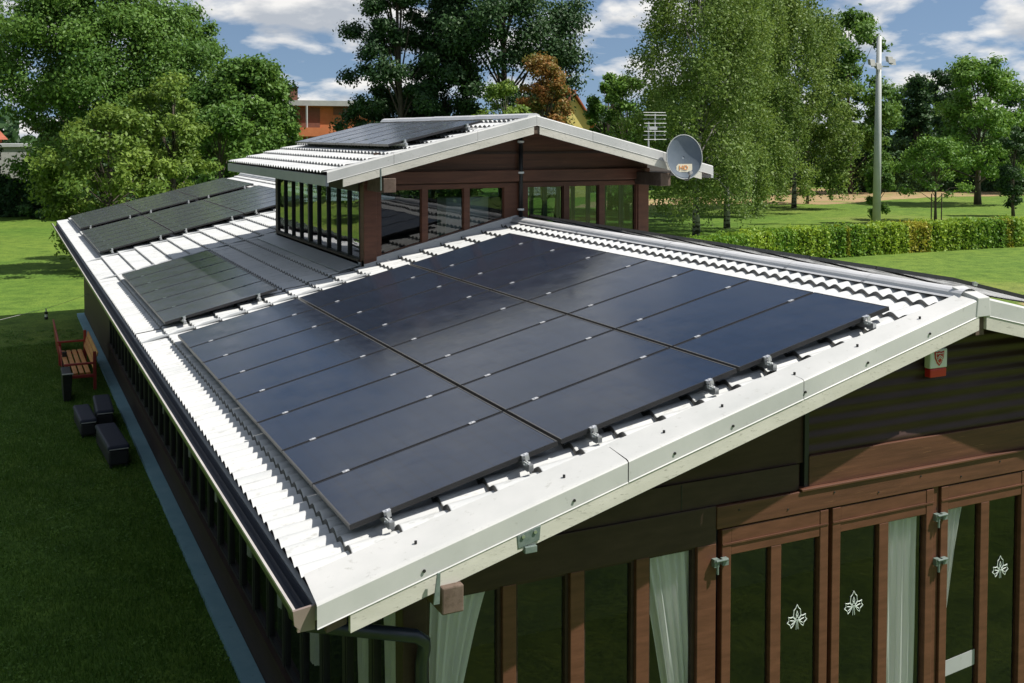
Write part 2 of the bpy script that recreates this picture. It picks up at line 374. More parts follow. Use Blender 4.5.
# bargeboard
def board(a,b,h0,h1,dy,th,name,mat,par):
    m=MB(); m.hexa([Vector(a)+Vector((0,dy,-h1)),Vector(b)+Vector((0,dy,-h1)),Vector(b)+Vector((0,dy+th,-h1)),Vector(a)+Vector((0,dy+th,-h1)),
                    Vector(a)+Vector((0,dy,-h0)),Vector(b)+Vector((0,dy,-h0)),Vector(b)+Vector((0,dy+th,-h0)),Vector(a)+Vector((0,dy+th,-h0))])
    return m.build(name,mat,par)
def onA(x): return lerp(A0,A1,(x+.436)/(6.24+.436))
def onB(x): return lerp(B1,B0,(B1.x-x)/(B1.x-6.24))
board(onA(-.2),onA(6.19),.168,.305,-.002,.045,'bargeboard',M['barge'],hall)
board(onB(12.8),onB(6.29),.168,.305,-.002,.045,'bargeboard',M['barge'],hall)
board(onA(-.36),onA(-.215),.15,.25,.04,.06,'board_end',M['wood_raw'],hall)
MB().box(6.185,6.295,-.3,-.22,.98,1.19).build('apex_block',M['wood_raw'],hall)
MB().hexa([onA(-.42)+Vector((0,.1,-.2)),onA(6.24)+Vector((0,.1,-.2)),onA(6.24)+Vector((0,.5,-.2)),onA(-.42)+Vector((0,.7,-.2)),
           onA(-.42)+Vector((0,.1,-.12)),onA(6.24)+Vector((0,.1,-.12)),onA(6.24)+Vector((0,.5,-.12)),onA(-.42)+Vector((0,.7,-.12))]).build('soffit',M['soffit'],hall)
MB().hexa([onB(12.8)+Vector((0,.1,-.2)),onB(6.24)+Vector((0,.1,-.2)),onB(6.24)+Vector((0,.5,-.2)),onB(12.8)+Vector((0,.7,-.2)),
           onB(12.8)+Vector((0,.1,-.03)),onB(6.24)+Vector((0,.1,-.03)),onB(6.24)+Vector((0,.5,-.03)),onB(12.8)+Vector((0,.7,-.03))]).build('soffit',M['soffit'],hall)
# purlin / plate end under the verge with a bent steel strap
pe=MB().box(.47,.64,-.69,.0,-.5,-.3).build('beam_end',M['wood_raw'],hall,bevel=.012)
m=MB(); m.hexa([(.4,-.705,-.4),(.445,-.705,-.4),(.445,-.69,-.4),(.4,-.69,-.4),(.43,-.705,-.18),(.452,-.705,-.18),(.452,-.69,-.18),(.43,-.69,-.18)])
m.build('strap',M['greenmetal'],pe)
MB().box(2.05,2.3,-.25,.04,.02,.22).build('purlin',M['wood_dark'],hall)
# green-grey bracket screwed on the bargeboard
br=MB(); p=onA(1.2); br.hexa([(p.x-.09,p.y-.012,p.z-.3),(p.x+.09,p.y-.012,p.z-.26),(p.x+.09,p.y+.018,p.z-.26),(p.x-.09,p.y+.018,p.z-.3),
   (p.x-.1,p.y-.012,p.z-.2),(p.x+.1,p.y-.012,p.z-.15),(p.x+.1,p.y+.018,p.z-.15),(p.x-.1,p.y+.018,p.z-.2)]); br.box(p.x-.04,p.x+.06,p.y-.03,p.y+.02,p.z-.34,p.z-.29)
bo=br.build('verge_bracket',M['greenmetal'],None,bevel=.004,loc=p); tag(bo,'small grey-green metal bracket screwed to the bargeboard above the windows','bracket')
for dx,dz in((-.05,-.21),(.05,-.19)):
    MB().tube([(p.x+dx,p.y-.013,p.z+dz),(p.x+dx,p.y-.022,p.z+dz)],.014,8).build('screw',M['alu'],bo)
# gutter on the left eave
def gutter(y0,y1,x0,z0,par,w=.13):
    gt=MB(); prof=[(0,0),(0,-.09),(-.03,-.12),(-w+.03,-.12),(-w,-.09),(-w,-.02),(-w+.008,-.02),(-w+.008,-.085),(-w+.034,-.112),(-.034,-.112),(-.008,-.085),(-.008,0)]
    vs=[(x0+a,y,z0+b) for y in (y0,y1) for a,b in prof]; n=len(prof)
    gt.add(vs,[(i,(i+1)%n,n+(i+1)%n,n+i) for i in range(n)]); o=gt.build('gutter',M['pipe'],par)
    MB().box(x0-w-.012,x0-w+.008,y0,y1,z0-.026,z0-.005).build('gutter_rim',M['gutter_rim'],o)
    MB().hexa([(x0-w-.01,y0-.025,z0-.1),(x0-w+.03,y0-.025,z0-.14),(x0-w+.03,y0,z0-.14),(x0-w-.01,y0,z0-.1),
               (x0-w-.02,y0-.025,z0-.0),(x0+.01,y0-.025,z0+.02),(x0+.01,y0,z0+.02),(x0-w-.02,y0,z0-.0)]).build('gutter_end',M['gutter'],o)
    MB().box(x0-.12,x0+.0,y0-.024,y0,z0-.15,z0-.0).build('gutter_end',M['gutter'],o)
    return o
gut=gutter(-.6,YE,EX-.015,zr(EX)-.04,hall)
MB().tube([(-.45,.0,-.42),(-.43,-.08,-.56),(-.36,-.15,-.62),(.46,-.18,-.86),(.53,-.17,-.92),(.55,-.12,-1.0),(.55,-.06,-1.15),(.55,-.06,G+.1)],.052,14).build('downpipe',M['pipe'],hall,smooth=True)

# roof joint strips
for y in (9.28,16.95,20.55):
    MB().slopebox(EX,3.2 if y<12 else RX,y-.05,y+.05,.012,.03).build('joint_strip',M['grey_flash'],hall)

# ---- walls
def wallbox(name,mat,x0,x1,y0,y1,z0,z1,par=hall,bevel=0): return MB().box(x0,x1,y0,y1,z0,z1).build(name,mat,par,bevel=bevel)
wallbox('plinth',M['plinth'],.2,XW+.03,-.3,YE,G,G+.1)
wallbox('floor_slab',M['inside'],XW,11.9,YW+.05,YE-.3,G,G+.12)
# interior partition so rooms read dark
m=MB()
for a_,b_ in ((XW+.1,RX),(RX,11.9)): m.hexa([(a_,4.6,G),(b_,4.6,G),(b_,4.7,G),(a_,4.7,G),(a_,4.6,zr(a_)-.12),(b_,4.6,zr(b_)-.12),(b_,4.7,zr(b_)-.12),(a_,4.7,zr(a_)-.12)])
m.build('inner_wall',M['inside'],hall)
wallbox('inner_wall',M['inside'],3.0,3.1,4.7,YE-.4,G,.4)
wallbox('corner_post',M['wood_dark'],XW-.02,.62,YW-.05,YW+.13,G,-.12,bevel=.01)
# left wall, glazed between Y .2 and 24
zs,zh=-3.05,-.62
wallbox('base_panel',M['wood_dark'],XW,XW+.08,.13,24.4,G+.1,zs)
wallbox('sill',M['wood_dark'],XW-.05,XW+.1,.14,24.4,zs,zs+.06)
wallbox('head_beam',M['wood_dark'],XW-.01,XW+.1,.14,YE-.2,zh,-.16)
def window(x0,x1,y0,y1,z0,z1,par,fr=.035,axis='y',mat=None,name='window',gl='glass'):
    """a framed pane; axis = the axis it runs along"""
    mat=mat or M['wood_dark']; m=MB()
    if axis=='y':
        m.box(x0-.012,x1,y0,y0+fr,z0,z1);m.box(x0-.012,x1,y1-fr,y1,z0,z1);m.box(x0-.012,x1,y0+fr,y1-fr,z0,z0+fr);m.box(x0-.012,x1,y0+fr,y1-fr,z1-fr,z1)
        o=m.build(name,mat,par); xm=(x0+x1)/2
        gm=MB(); gm.add([(xm,y0+fr,z0+fr),(xm,y1-fr,z0+fr),(xm,y1-fr,z1-fr),(xm,y0+fr,z1-fr)],[(3,2,1,0)]); gm.build('pane',M[gl],o)
    else:
        m.box(x0,x0+fr,y0-.012,y1,z0,z1);m.box(x1-fr,x1,y0-.012,y1,z0,z1);m.box(x0+fr,x1-fr,y0-.012,y1,z0,z0+fr);m.box(x0+fr,x1-fr,y0-.012,y1,z1-fr,z1)
        o=m.build(name,mat,par); ym=(y0+y1)/2
        gm=MB(); gm.add([(x0+fr,ym,z0+fr),(x1-fr,ym,z0+fr),(x1-fr,ym,z1-fr),(x0+fr,ym,z1-fr)],[(0,1,2,3)]); gm.build('pane',M[gl],o)
    return o
y=.13; k=0; wl=[]
while y<24.3:
    window(XW+.02,XW+.06,y,y+.7,zs+.06,zh,hall,mat=M['black']); wl.append(y)
    MB().box(XW+.0,XW+.1,y+.7,y+.78,zs+.06,zh).build('mullion',M['black'],hall); y+=.78
M['boards']=two_layer('olive_boards',[(.07,.055,.035),(.1,.08,.05)],(.04,.03,.02),1.5,6,.6,.8,.7,.2,(1,6,1))
wallbox('boarded_wall',M['boards'],XW,XW+.08,y,YE-.25,G+.1,zh)
wallbox('rear_wall',M['boards'],XW,11.9,YE-.3,YE-.22,G,-.2)
wallbox('side_wall',M['boards'],11.9,11.98,.1,YE-.25,G,-.15)
# curtains --------------------------------------------------------
def curtain(axis,a0,a1,b0,b1,ztop,zbot,off,label,folds=6,group=None,tie=None):
    nz=24; nu=folds*10; V=[];
    for i in range(nz+1):
        t=i/nz; z=ztop+(zbot-ztop)*t; tt=t**.8
        l=a0+(b0-a0)*tt; r=a1+(b1-a1)*tt
        for j in range(nu+1):
            u=j/nu; x=l+(r-l)*u; d=.03*math.sin(u*folds*2*math.pi+.6*math.sin(3*t+u*5))+.01*math.sin(u*folds*4.7*math.pi+t*2)
            V.append((x,off+d,z) if axis=='x' else (off+d,x,z))
    F=[(i*(nu+1)+j,i*(nu+1)+j+1,(i+1)*(nu+1)+j+1,(i+1)*(nu+1)+j) for i in range(nz) for j in range(nu)]
    m=MB(); m.add(V,F); base=V[len(V)//2]; o=m.build('curtain',M['curtain'],None,smooth=True,loc=(V[0][0],V[0][1],zbot)); return tag(o,label,'curtain',group)
curtain('x',.7,1.2,.68,.82,-.66,-2.2,YW+.075,'pale green gathered curtain in the corner window beside the beam end',5)
curtain('x',2.62,3.18,3.0,3.22,-.74,-2.6,YW+.075,'pale curtain swept to the right in the window left of the first door',6)
curtain('x',5.36,5.84,5.34,5.84,-.76,-3.3,YW+.05,'straight white curtain behind the right pane of the middle door',6)
curtain('x',6.14,6.5,6.12,6.2,-.78,-2.35,YW+.05,'white curtain gathered to a point in the left pane of the right-hand door',4)
for i,(yy,wd) in enumerate([(.2,.55),(1.0,.5),(2.6,.6),(4.1,.5),(5.7,.6),(8.0,.55),(10.4,.6),(13.5,.6),(17.4,.6),(20.5,.6)]):
    curtain('y',yy,yy+wd,yy+wd*.45,yy+wd*.7,-.66,-2.5,XW+.085,'grey-green tied curtain seen dimly behind a long side wall window',4,'curtains behind the shaded long wall')

# ---- front gable wall
zt=-.35
def gable(name,mat,x0,x1,zb,yf,yb,par,corr=0):
    if not corr:
        m=MB(); xs=[x0,x1] if not (x0<RX<x1) else [x0,RX,x1]
        for a,b in zip(xs[:-1],xs[1:]):
            m.hexa([(a,yf,zb),(b,yf,zb),(b,yb,zb),(a,yb,zb),(a,yf,zr(a)-.14),(b,yf,zr(b)-.14),(b,yb,zr(b)-.14),(a,yb,zr(a)-.14)])
        return m.build(name,mat,par)
gable('gable_backing',M['clad'],.62,11.9,zt,YW+.04,YW+.1,hall)
# smooth sheets left of x=4.41
gable('smooth_cladding',M['clad'],.62,4.37,-.12,YW+.0,YW+.035,hall)
wallbox('cladding_joint',M['black'],4.37,4.42,YW-.025,YW+.035,zt,.74)
# corrugated sheet right of it
m=MB(); pit=.13; n=0; zz=-.33; zs_=[]
while zz<1.3: zs_.append(zz); zz+=pit/6
def xl(z): return max(4.42,RX-(1.18-z)/T)
def xrr(z): return min(11.9,RX+(1.18-z)/T)
V=[];F=[]
for i,z in enumerate(zs_):
    d=.013*math.sin(z/pit*2*math.pi)
    z=min(z,1.17); V+=[(xl(z),YW-.0+d,z),(xrr(z),YW-.0+d,z)]
    if i: F.append((2*i-2,2*i-1,2*i+1,2*i))
m.add(V,F); m.build('corrugated_cladding',M['clad'],hall,smooth=True)
wallbox('gable_ledge',M['wood_h'],4.3,11.9,YW-.08,YW+.03,-.37,-.345,bevel=.006)
wallbox('lintel_beam',M['wood_h'],3.36,11.9,YW-.06,YW+.06,-.572,-.37,bevel=.006)
wallbox('lintel_beam',M['wood_dark'],.62,3.36,YW-.05,YW+.06,-.7,-.36,bevel=.006)
wallbox('upper_board',M['wood_h'],4.42,11.9,YW-.035,YW+.02,-.345,-.06,bevel=.005)
wallbox('ledge_board',M['wood_dark'],.62,4.3,YW-.03,YW+.02,-.36,-.12)
wallbox('sill',M['wood'],.62,3.36,YW-.06,YW+.1,-2.95,-2.86,bevel=.005)
wallbox('base_panel',M['wood'],.62,3.36,YW-.01,YW+.08,G+.1,-2.95)
for x in (1.5,3.0): MB().box(x-.004,x+.004,YW-.034,YW-.028,-.35,-.13).build('board_joint',M['black'],hall)
for i in range(14):
    x=3.6+i*.55; MB().tube([(x,YW-.058,-.43-.08*(i%2)),(x,YW-.066,-.43-.08*(i%2))],.009,6).build('nail_head',M['black'],hall)
# windows left of the doors
for i,(a,b) in enumerate(((.62,1.27),(1.39,1.89),(2.02,2.53),(2.66,3.16))):
    window(a,b,YW,YW+.04,-2.86,-.7,hall,.03,'x',M['wood_dark'])
for a,b in ((1.27,1.39),(1.89,2.02),(2.53,2.66),(3.16,3.36)):
    wallbox('mullion',M['wood'],a,b,YW-.05,YW+.07,-2.86,-.7,bevel=.005)
# leaf decal: three etched ivy leaflets drawn as outlines
def leaf_decal(cx,cz,s,par,y):
    m=MB()
    def outline(pts):
        for p,q in zip(pts,pts[1:]+pts[:1]): m.tube([(cx+p[0]*s,y,cz+p[1]*s),(cx+q[0]*s,y,cz+q[1]*s)],.004,5)
    up=[(0,.55),(.07,.42),(.16,.34),(.18,.12),(.08,-.02),(0,.14),(-.08,-.02),(-.18,.12),(-.16,.34),(-.07,.42)]
    outline(up); outline([(0,.3),(.05,.16),(0,.06),(-.05,.16)])
    for sg in (1,-1):
        outline([(sg*.06,-.06),(sg*.2,.1),(sg*.3,.08),(sg*.42,.12),(sg*.4,-.02),(sg*.48,-.1),(sg*.34,-.2),(sg*.3,-.33),(sg*.2,-.25)])
        m.tube([(cx+sg*.1*s,y,cz-.08*s),(cx+sg*.34*s,y,cz-.02*s)],.004,5); m.tube([(cx+sg*.12*s,y,cz-.1*s),(cx+sg*.27*s,y,cz-.2*s)],.004,5)
        m.tube([(cx+sg*.02*s,y,cz-.04*s),(cx+sg*.05*s,y,cz-.42*s)],.004,5)
    return m.build('leaf_decal',M['frost'],par)
def door(x0,x1,label,decals=(),handles=()):
    t=hall; m=MB(); xm=(x0+x1)/2; f=.1; zb=G+.14
    m.box(x0,x0+f,YW-.055,YW+.02,zb,-.585);m.box(x1-f,x1,YW-.055,YW+.02,zb,-.585)
    m.box(x0+f,x1-f,YW-.05,YW+.02,-.83,-.585);m.box(x0+f,x1-f,YW-.05,YW+.02,zb,zb+.3)
    d=m.build('door',M['wood'],t,bevel=.006); d['label']='red-brown glazed timber door leaf'
    MB().box(xm-.06,xm+.06,YW-.05,YW+.015,zb+.3,-.83).build('door_mullion',M['wood'],d,bevel=.005)
    MB().box(x0+.004,x1-.004,YW-.062,YW-.05,-.73,-.715).build('rail_groove',M['wood_h'],d)
    for a,b in ((x0+f,xm-.06),(xm+.06,x1-f)):
        g_=MB(); g_.add([(a,YW-.01,zb+.3),(b,YW-.01,zb+.3),(b,YW-.01,-.83),(a,YW-.01,-.83)],[(0,1,2,3)]); g_.build('pane',M['glass'],d)
    for cx,cz in decals: leaf_decal(cx,cz,.24,d,YW-.016)
    return d
d1=door(3.42,4.64,'',[(4.31,-1.58)]); d2=door(4.69,5.99,'',[(5.0,-1.58)]); d3=door(6.09,7.34,'',[(6.99,-1.58)]); d4=door(7.39,8.62,''); d5=door(8.72,9.95,''); d6=door(10.0,11.2,'')
wallbox('door_post',M['wood'],5.995,6.075,YW-.03,YW+.05,G+.1,-.572)
wallbox('door_post',M['wood'],8.63,8.71,YW-.03,YW+.05,G+.1,-.572)
wallbox('end_panel',M['wood'],11.22,11.9,YW-.03,YW+.05,G+.1,-.572)
# hinges / catches
for x,z,dd in ((3.385,-.86,d1),(6.06,-.87,d3),(6.07,-1.32,d3)):
    m=MB(); m.box(x-.075,x-.02,YW-.095,YW-.05,z-.035,z+.035); m.box(x+.015,x+.075,YW-.1,YW-.056,z-.03,z+.03); m.tube([(x-.06,YW-.1,z+.02),(x+.06,YW-.11,z+.025)],.011,8); m.tube([(x-.04,YW-.09,z-.01),(x-.04,YW-.09,z-.1)],.012,8)
    m.build('latch',M['greenmetal'],dd)
# pale strip low in the right-hand door
m=MB(); m.hexa([(6.2,YW-.016,-2.56),(6.64,YW-.016,-2.52),(6.64,YW-.012,-2.52),(6.2,YW-.012,-2.56),(6.2,YW-.016,-2.4),(6.64,YW-.016,-2.36),(6.64,YW-.012,-2.36),(6.2,YW-.012,-2.4)])
m.build('pale_strip',M['grey_flash'],d3)
# alarm sounder
al=thing('alarm_box','white and red alarm sounder box with shield badge under the gable apex','alarm',(5.98,YW,.5))
MB().box(5.86,6.09,YW-.1,YW-.02,.63,.82).build('case',M['white'],al,bevel=.012)
MB().box(5.865,6.085,YW-.098,YW-.02,.54,.628).build('strobe',M['red'],al,bevel=.012)
def shield(s,col,y):
    m=MB(); pts=[(-.5,.5),(-.25,.44),(0,.5),(.25,.44),(.5,.5),(.46,.0),(.25,-.4),(0,-.65),(-.25,-.4),(-.46,0)]
    v=[(5.975+p[0]*s*.85,y+.02,.735+p[1]*s*.85) for p in pts]; v2=[(a,b+.004,c) for a,b,c in v]; n=len(v)
    m.add(v+v2,[tuple(range(n)),tuple(range(2*n-1,n-1,-1))]+[(i,(i+1)%n,n+(i+1)%n,n+i) for i in range(n)]); return m.build('shield_badge',M[col],al)
shield(.15,'red',YW-.126); shield(.115,'white',YW-.129); shield(.095,'red',YW-.132)
m=MB()
for a,b in (((-.04,0),(0,.03)),((0,.03),(.04,0)),((-.04,-.025),(0,.005)),((0,.005),(.04,-.025))): m.tube([(5.975+a[0]*.8,YW-.113,.735+a[1]*.8),(5.975+b[0]*.8,YW-.113,.735+b[1]*.8)],.005,5)
m.build('chevron',M['white'],al)

# ------------------------------------------------------------------ pavilion
PRX=6.17; PEX=2.42; PZA=3.2
def zp(x): return PZA-.02-T*abs(x-PRX)
PYF=9.05; PYB=17.1
tiles('pavilion_roof_slope',PEX,PRX,PYF+.3,PYB,zp,hall,M['tile'],xref=PEX)
tiles('pavilion_roof_slope',PEX,PRX,PYF+.3,PYB,zp,hall,M['tile'],xref=PEX,flip=PRX)
m=MB()
for a,b in ((PEX+.02,PRX),(2*PRX-PEX-.02,PRX)): m.slopebox(a,b,PYF+.1,PYB-.05,-.14,-.05,zp)
m.build('pavilion_roof_boarding',M['soffit'],hall)
m=MB(); m.box(PEX-.02,PEX+.03,PYF+.02,PYB,zp(PEX)-.2,zp(PEX)-.03); m.build('pavilion_eave_fascia',M['grey_flash'],hall)
m=MB(); m.box(2*PRX-PEX-.03,2*PRX-PEX+.02,PYF+.02,PYB,zp(PEX)-.2,zp(PEX)-.03); m.build('pavilion_eave_fascia',M['grey_flash'],hall)
a=Vector((PEX,PYF,zp(PEX)+.03)); b=Vector((PRX,PYF,PZA+.045)); c=Vector((2*PRX-PEX,PYF,zp(PEX)+.03))
verge(a,b,Vector((PEX,PYF+.38,zp(PEX)+.02)),Vector((PRX,PYF+.38,PZA+.03)),brk=(0,.3,.7,1)).build('pavilion_verge',M['flash'],hall)
verge(c,b,Vector((2*PRX-PEX,PYF+.38,zp(PEX)+.02)),Vector((PRX,PYF+.38,PZA+.03)),True,(0,.3,.7,1)).build('pavilion_verge',M['flash'],hall)
def hexb(p,q,h0,h1,dy,th): 
    m=MB(); m.hexa([p+Vector((0,dy,-h1)),q+Vector((0,dy,-h1)),q+Vector((0,dy+th,-h1)),p+Vector((0,dy+th,-h1)),p+Vector((0,dy,-h0)),q+Vector((0,dy,-h0)),q+Vector((0,dy+th,-h0)),p+Vector((0,dy+th,-h0))]); return m
hexb(lerp(a,b,.07),lerp(a,b,.985),.168,.31,-.002,.05).build('pavilion_bargeboard',M['barge'],hall)
hexb(lerp(c,b,.07),lerp(c,b,.985),.168,.31,-.002,.05).build('pavilion_bargeboard',M['barge'],hall)
m=MB(); m.box(PRX-.05,PRX+.05,PYF+.02,PYF+.1,PZA-.27,PZA-.1); m.build('pavilion_apex_block',M['wood_raw'],hall)
m=MB()
for i in range(7):
    y0=PYF+.1+i*1.15; m.extr((PRX,y0,PZA+.03),(PRX,min(y0+1.19,PYB),PZA+.032+.004*(i%2)),[(.15,-.03),(.1,.03),(.04,.055),(-.04,.055),(-.1,.03),(-.15,-.03)])
m.build('pavilion_ridge_cap',M['ridge'],hall)
for x0 in (3.36,8.74):
    m=MB(); m.box(x0,x0+.22,PYF+.0,PY0+.1,1.96,2.2); o=m.build('pavilion_beam_end',M['wood_raw'],hall,bevel=.01)
    if x0<5: MB().hexa([(x0-.05,PYF-.01,2.0),(x0-.03,PYF-.01,2.0),(x0-.03,PYF+.03,2.0),(x0-.05,PYF+.03,2.0),(x0-.05,PYF-.01,2.36),(x0-.035,PYF-.01,2.36),(x0-.035,PYF+.03,2.36),(x0-.05,PYF+.03,2.36)]).build('strap',M['greenmetal'],o)
# posts
for x0,x1 in ((PX0,PX0+.23),(8.8,9.04)): wallbox('pavilion_post',M['wood'],x0,x1,PY0-.06,PY0+.18,-.2,2.06,bevel=.01)
for x0,x1 in ((PX0,PX0+.2),(8.84,9.04)): wallbox('pavilion_post',M['wood_dark'],x0,x1,PY1-.18,PY1,-.2,2.1)
# front beams and gable boards
wallbox('pavilion_head_beam',M['wood'],PX0+.23,8.8,PY0-.03,PY0+.12,1.96,2.03)
wallbox('pavilion_head_beam',M['wood'],PX0+.0,9.04,PY0-.09,PY0+.12,2.06,2.27,bevel=.01)
def pgable(y0,y1,name):
    m=MB(); xs=[PX0,PRX,9.04]
    for a_,b_ in zip(xs[:-1],xs[1:]): m.hexa([(a_,y0,2.03),(b_,y0,2.03),(b_,y1,2.03),(a_,y1,2.03),(a_,y0,zp(a_)-.1),(b_,y0,zp(b_)-.1),(b_,y1,zp(b_)-.1),(a_,y1,zp(a_)-.1)])
    return m.build(name,M['wood_h'],hall)
pgable(PY0+.0,PY0+.1,'pavilion_gable_board'); pgable(PY1-.1,PY1,'pavilion_gable_board')
wallbox('gable_batten',M['wood_dark'],PX0+.2,8.9,PY0-.02,PY0,2.56,2.6)
wallbox('pavilion_side_beam',M['wood_dark'],PX0-.02,PX0+.1,PY0+.18,PY1,1.94,2.3)
wallbox('pavilion_side_beam',M['wood_dark'],8.94,9.06,PY0+.18,PY1,1.94,2.3)
wallbox('pavilion_head_beam',M['wood_dark'],PX0+.2,8.84,PY1-.1,PY1,1.9,2.06)
# front windows: three left of the pipe, three right; their sills follow the roof
def sloped_window(x0,x1,zt_,par,y=PY0):
    f=.014; zb0,zb1=zr(x0)+.13,zr(x1)+.13; m=MB(); y0=y-.0; y1=y+.06
    m.box(x0,x0+f,y0,y1,zb0,zt_); m.box(x1-f,x1,y0,y1,zb1,zt_); m.box(x0+f,x1-f,y0,y1,zt_-f,zt_)
    m.hexa([(x0+f,y0,zb0),(x1-f,y0,zb1),(x1-f,y1,zb1),(x0+f,y1,zb0),(x0+f,y0,zb0+f),(x1-f,y0,zb1+f),(x1-f,y1,zb1+f),(x0+f,y1,zb0+f)])
    o=m.build('pavilion_window',M['wood'],par); ym=y+.03
    MB().add([(x0+f,ym,zb0+f),(x1-f,ym,zb1+f),(x1-f,ym,zt_-f),(x0+f,ym,zt_-f)],[(0,1,2,3)]).build('pane',M['glass_dark'],o)
for a_,b_ in ((3.62,4.37),(4.48,5.17),(5.28,5.96)): sloped_window(a_,b_,1.96,hall)
for a_,b_ in ((6.44,7.19),(7.31,7.95),(8.07,8.77)): sloped_window(a_,b_,1.96,hall)
def postx(a_,b_,nm='pavilion_mullion'):
    m=MB(); m.hexa([(a_,PY0-.03,zr(a_)-.1),(b_,PY0-.03,zr(b_)-.1),(b_,PY0+.1,zr(b_)-.1),(a_,PY0+.1,zr(a_)-.1),(a_,PY0-.03,1.96),(b_,PY0-.03,1.96),(b_,PY0+.1,1.96),(a_,PY0+.1,1.96)]); m.build(nm,M['wood'],hall)
for a_,b_ in ((3.53,3.62),(4.37,4.48),(5.17,5.28),(5.96,6.17),(6.3,6.44),(7.19,7.31),(7.95,8.07),(8.77,8.8)): postx(a_,b_)
postx(6.17,6.3)
m=MB()
for a_,b_ in ((PX0,6.2),(6.2,9.04)): m.hexa([(a_,PY0-.1,zr(a_)-.02),(b_,PY0-.1,zr(b_)-.02),(b_,PY0+.08,zr(b_)-.02),(a_,PY0+.08,zr(a_)-.02),(a_,PY0-.03,zr(a_)+.12),(b_,PY0-.03,zr(b_)+.12),(b_,PY0+.08,zr(b_)+.12),(a_,PY0+.08,zr(a_)+.12)])
m.build('pavilion_base_flashing',M['flash'],hall)
# vertical pipe with white clips
pp=MB().tube([(6.27,PY0-.08,1.4),(6.27,PY0-.08,2.86)],.038,12).build('pavilion_pipe',M['black'],hall,smooth=True)
for z in (1.55,2.22,2.78): MB().tube([(6.27,PY0-.08,z-.018),(6.27,PY0-.08,z+.018)],.06,12).build('pipe_clip',M['white'],pp)
# left wall glazing: two groups of four
zb_=zr(PX0)+.1
wallbox('pavilion_sill',M['wood_dark'],PX0-.03,PX0+.1,PY0+.18,PY1-.18,zb_-.1,zb_+.02)
ys=[PY0+.18+i*(PY1-.18-PY0-.18)/9 for i in range(10)]
for i in range(9):
    window(PX0+.01,PX0+.05,ys[i]+.05*(i==5)+.013*(i!=5),ys[i+1]-.05*(i==4)-.013*(i!=4),zb_+.02,1.94,hall,.014,'y',M['black'],'pavilion_window','glass_dark')
    w_=.05 if i==5 else .013
    MB().box(PX0-.01,PX0+.07,ys[i]-w_,ys[i]+w_,zb_+.02,1.94).build('pavilion_mullion',M['black'],hall)
    window(8.95,8.99,ys[i]+.035,ys[i+1]-.035,zb_+.02,1.94,hall,.02,'y',M['black'],'pavilion_window','glass_dark')
wallbox('pavilion_side_sill',M['wood_dark'],8.94,9.04,PY0+.18,PY1-.18,.3,zb_+.02)
xs_=[PX0+.2+i*(8.84-PX0-.2)/6 for i in range(7)]
for i in range(6): window(xs_[i],xs_[i+1],PY1-.08,PY1-.04,zr(PX0)+.7,1.9,hall,.05,'x',M['wood_dark'],'pavilion_window','glass_dark')
wallbox('pavilion_rear_sill',M['wood_dark'],PX0+.2,8.84,PY1-.1,PY1,.1,zr(PX0)+.7)
m=MB(); m.slopebox(PX0-.4,PX0-.01,PY0+.1,PY1+.15,.035,.05); m.hexa([(PX0-.03,PY0+.1,zr(PX0)),(PX0-.028+.03,PY0+.1,zr(PX0)),(PX0,PY1,zr(PX0)),(PX0-.03,PY1,zr(PX0)),(PX0-.03,PY0+.1,zb_-.02),(PX0,PY0+.1,zb_-.02),(PX0,PY1,zb_-.02),(PX0-.03,PY1,zb_-.02)])
m.build('pavilion_side_flashing',M['grey_flash'],hall)
# room inside
wallbox('pavilion_floor',M['room_blue'],PX0+.1,8.9,PY0+.12,PY1-.12,.1,.2)
# white box added behind the panes in place of a pale reflection
bx=MB().box(5.05,5.9,10.5,10.95,.2,1.76).build('white_reflection_box',M['white'],None,bevel=.01,loc=(5.45,10.7,.2)); tag(bx,'white box standing in for a pale reflection, pavilion windows left of the dark pipe','reflection stand-in')

# ------------------------------------------------------------------ solar panels
P_=1.848; RP=1.06
def make_panel():
    root=thing('solar_panel','','solar panel')
    L,W,H=P_-.035,RP-.02,.04
    f=.012; o_=[(0,0),(L,0),(L,W),(0,W)]; i_=[(f,f),(L-f,f),(L-f,W-f),(f,W-f)]
    m=MB(); m.v=[(a,b,z) for z in (0,-H) for a,b in o_+i_]
    for k in range(4):
        q=(k+1)%4; m.cur=0 if k%2==0 else 1
        m.add([],[]); m.f+=[(k,q,4+q,4+k),(8+q,8+k,12+k,12+q),(q,k,8+k,8+q),(4+k,4+q,12+q,12+k)]; m.mi+=[m.cur]*4
    m.build('frame',[M['black'],M['frame_light']],root)
    m=MB(); m.box(.012,L-.012,.012,W-.012,-.03,-.0025); m.build('glass',M['pv'],root)
    for x in (.3,1.5):
        m=MB(); m.box(x-.028,x+.028,-.0195,-.0005,-.03,.004); m.box(x-.03,x+.03,-.028,.008,.001,.006); m.tube([(x,-.01,.005),(x,-.01,.012)],.008,6)
        m.build('clamp',M['clampm'],root)
    return root
def make_hook():
    """roof hook with end clamp at the front edge of a row"""
    root=thing('roof_hook','','bracket'); m=MB()
    m.box(-.025,.025,-.07,.005,-.0,.008); m.box(-.025,.025,-.075,-.066,-.05,.01); m.build('end_clamp',M['alu'],root)
    m=MB(); m.box(-.05,-.038,-.13,-.02,-.12,-.045); m.box(-.02,-.008,-.12,-.03,-.14,-.05); m.box(-.06,.02,-.14,-.06,-.145,-.132); m.tube([(-.07,-.1,-.07),(.01,-.1,-.07)],.012,8)
    m.build('hook_arm',M['steel'],root)
    return root
ORD=['first','second','third','fourth','fifth','sixth','seventh','eighth','ninth','tenth']
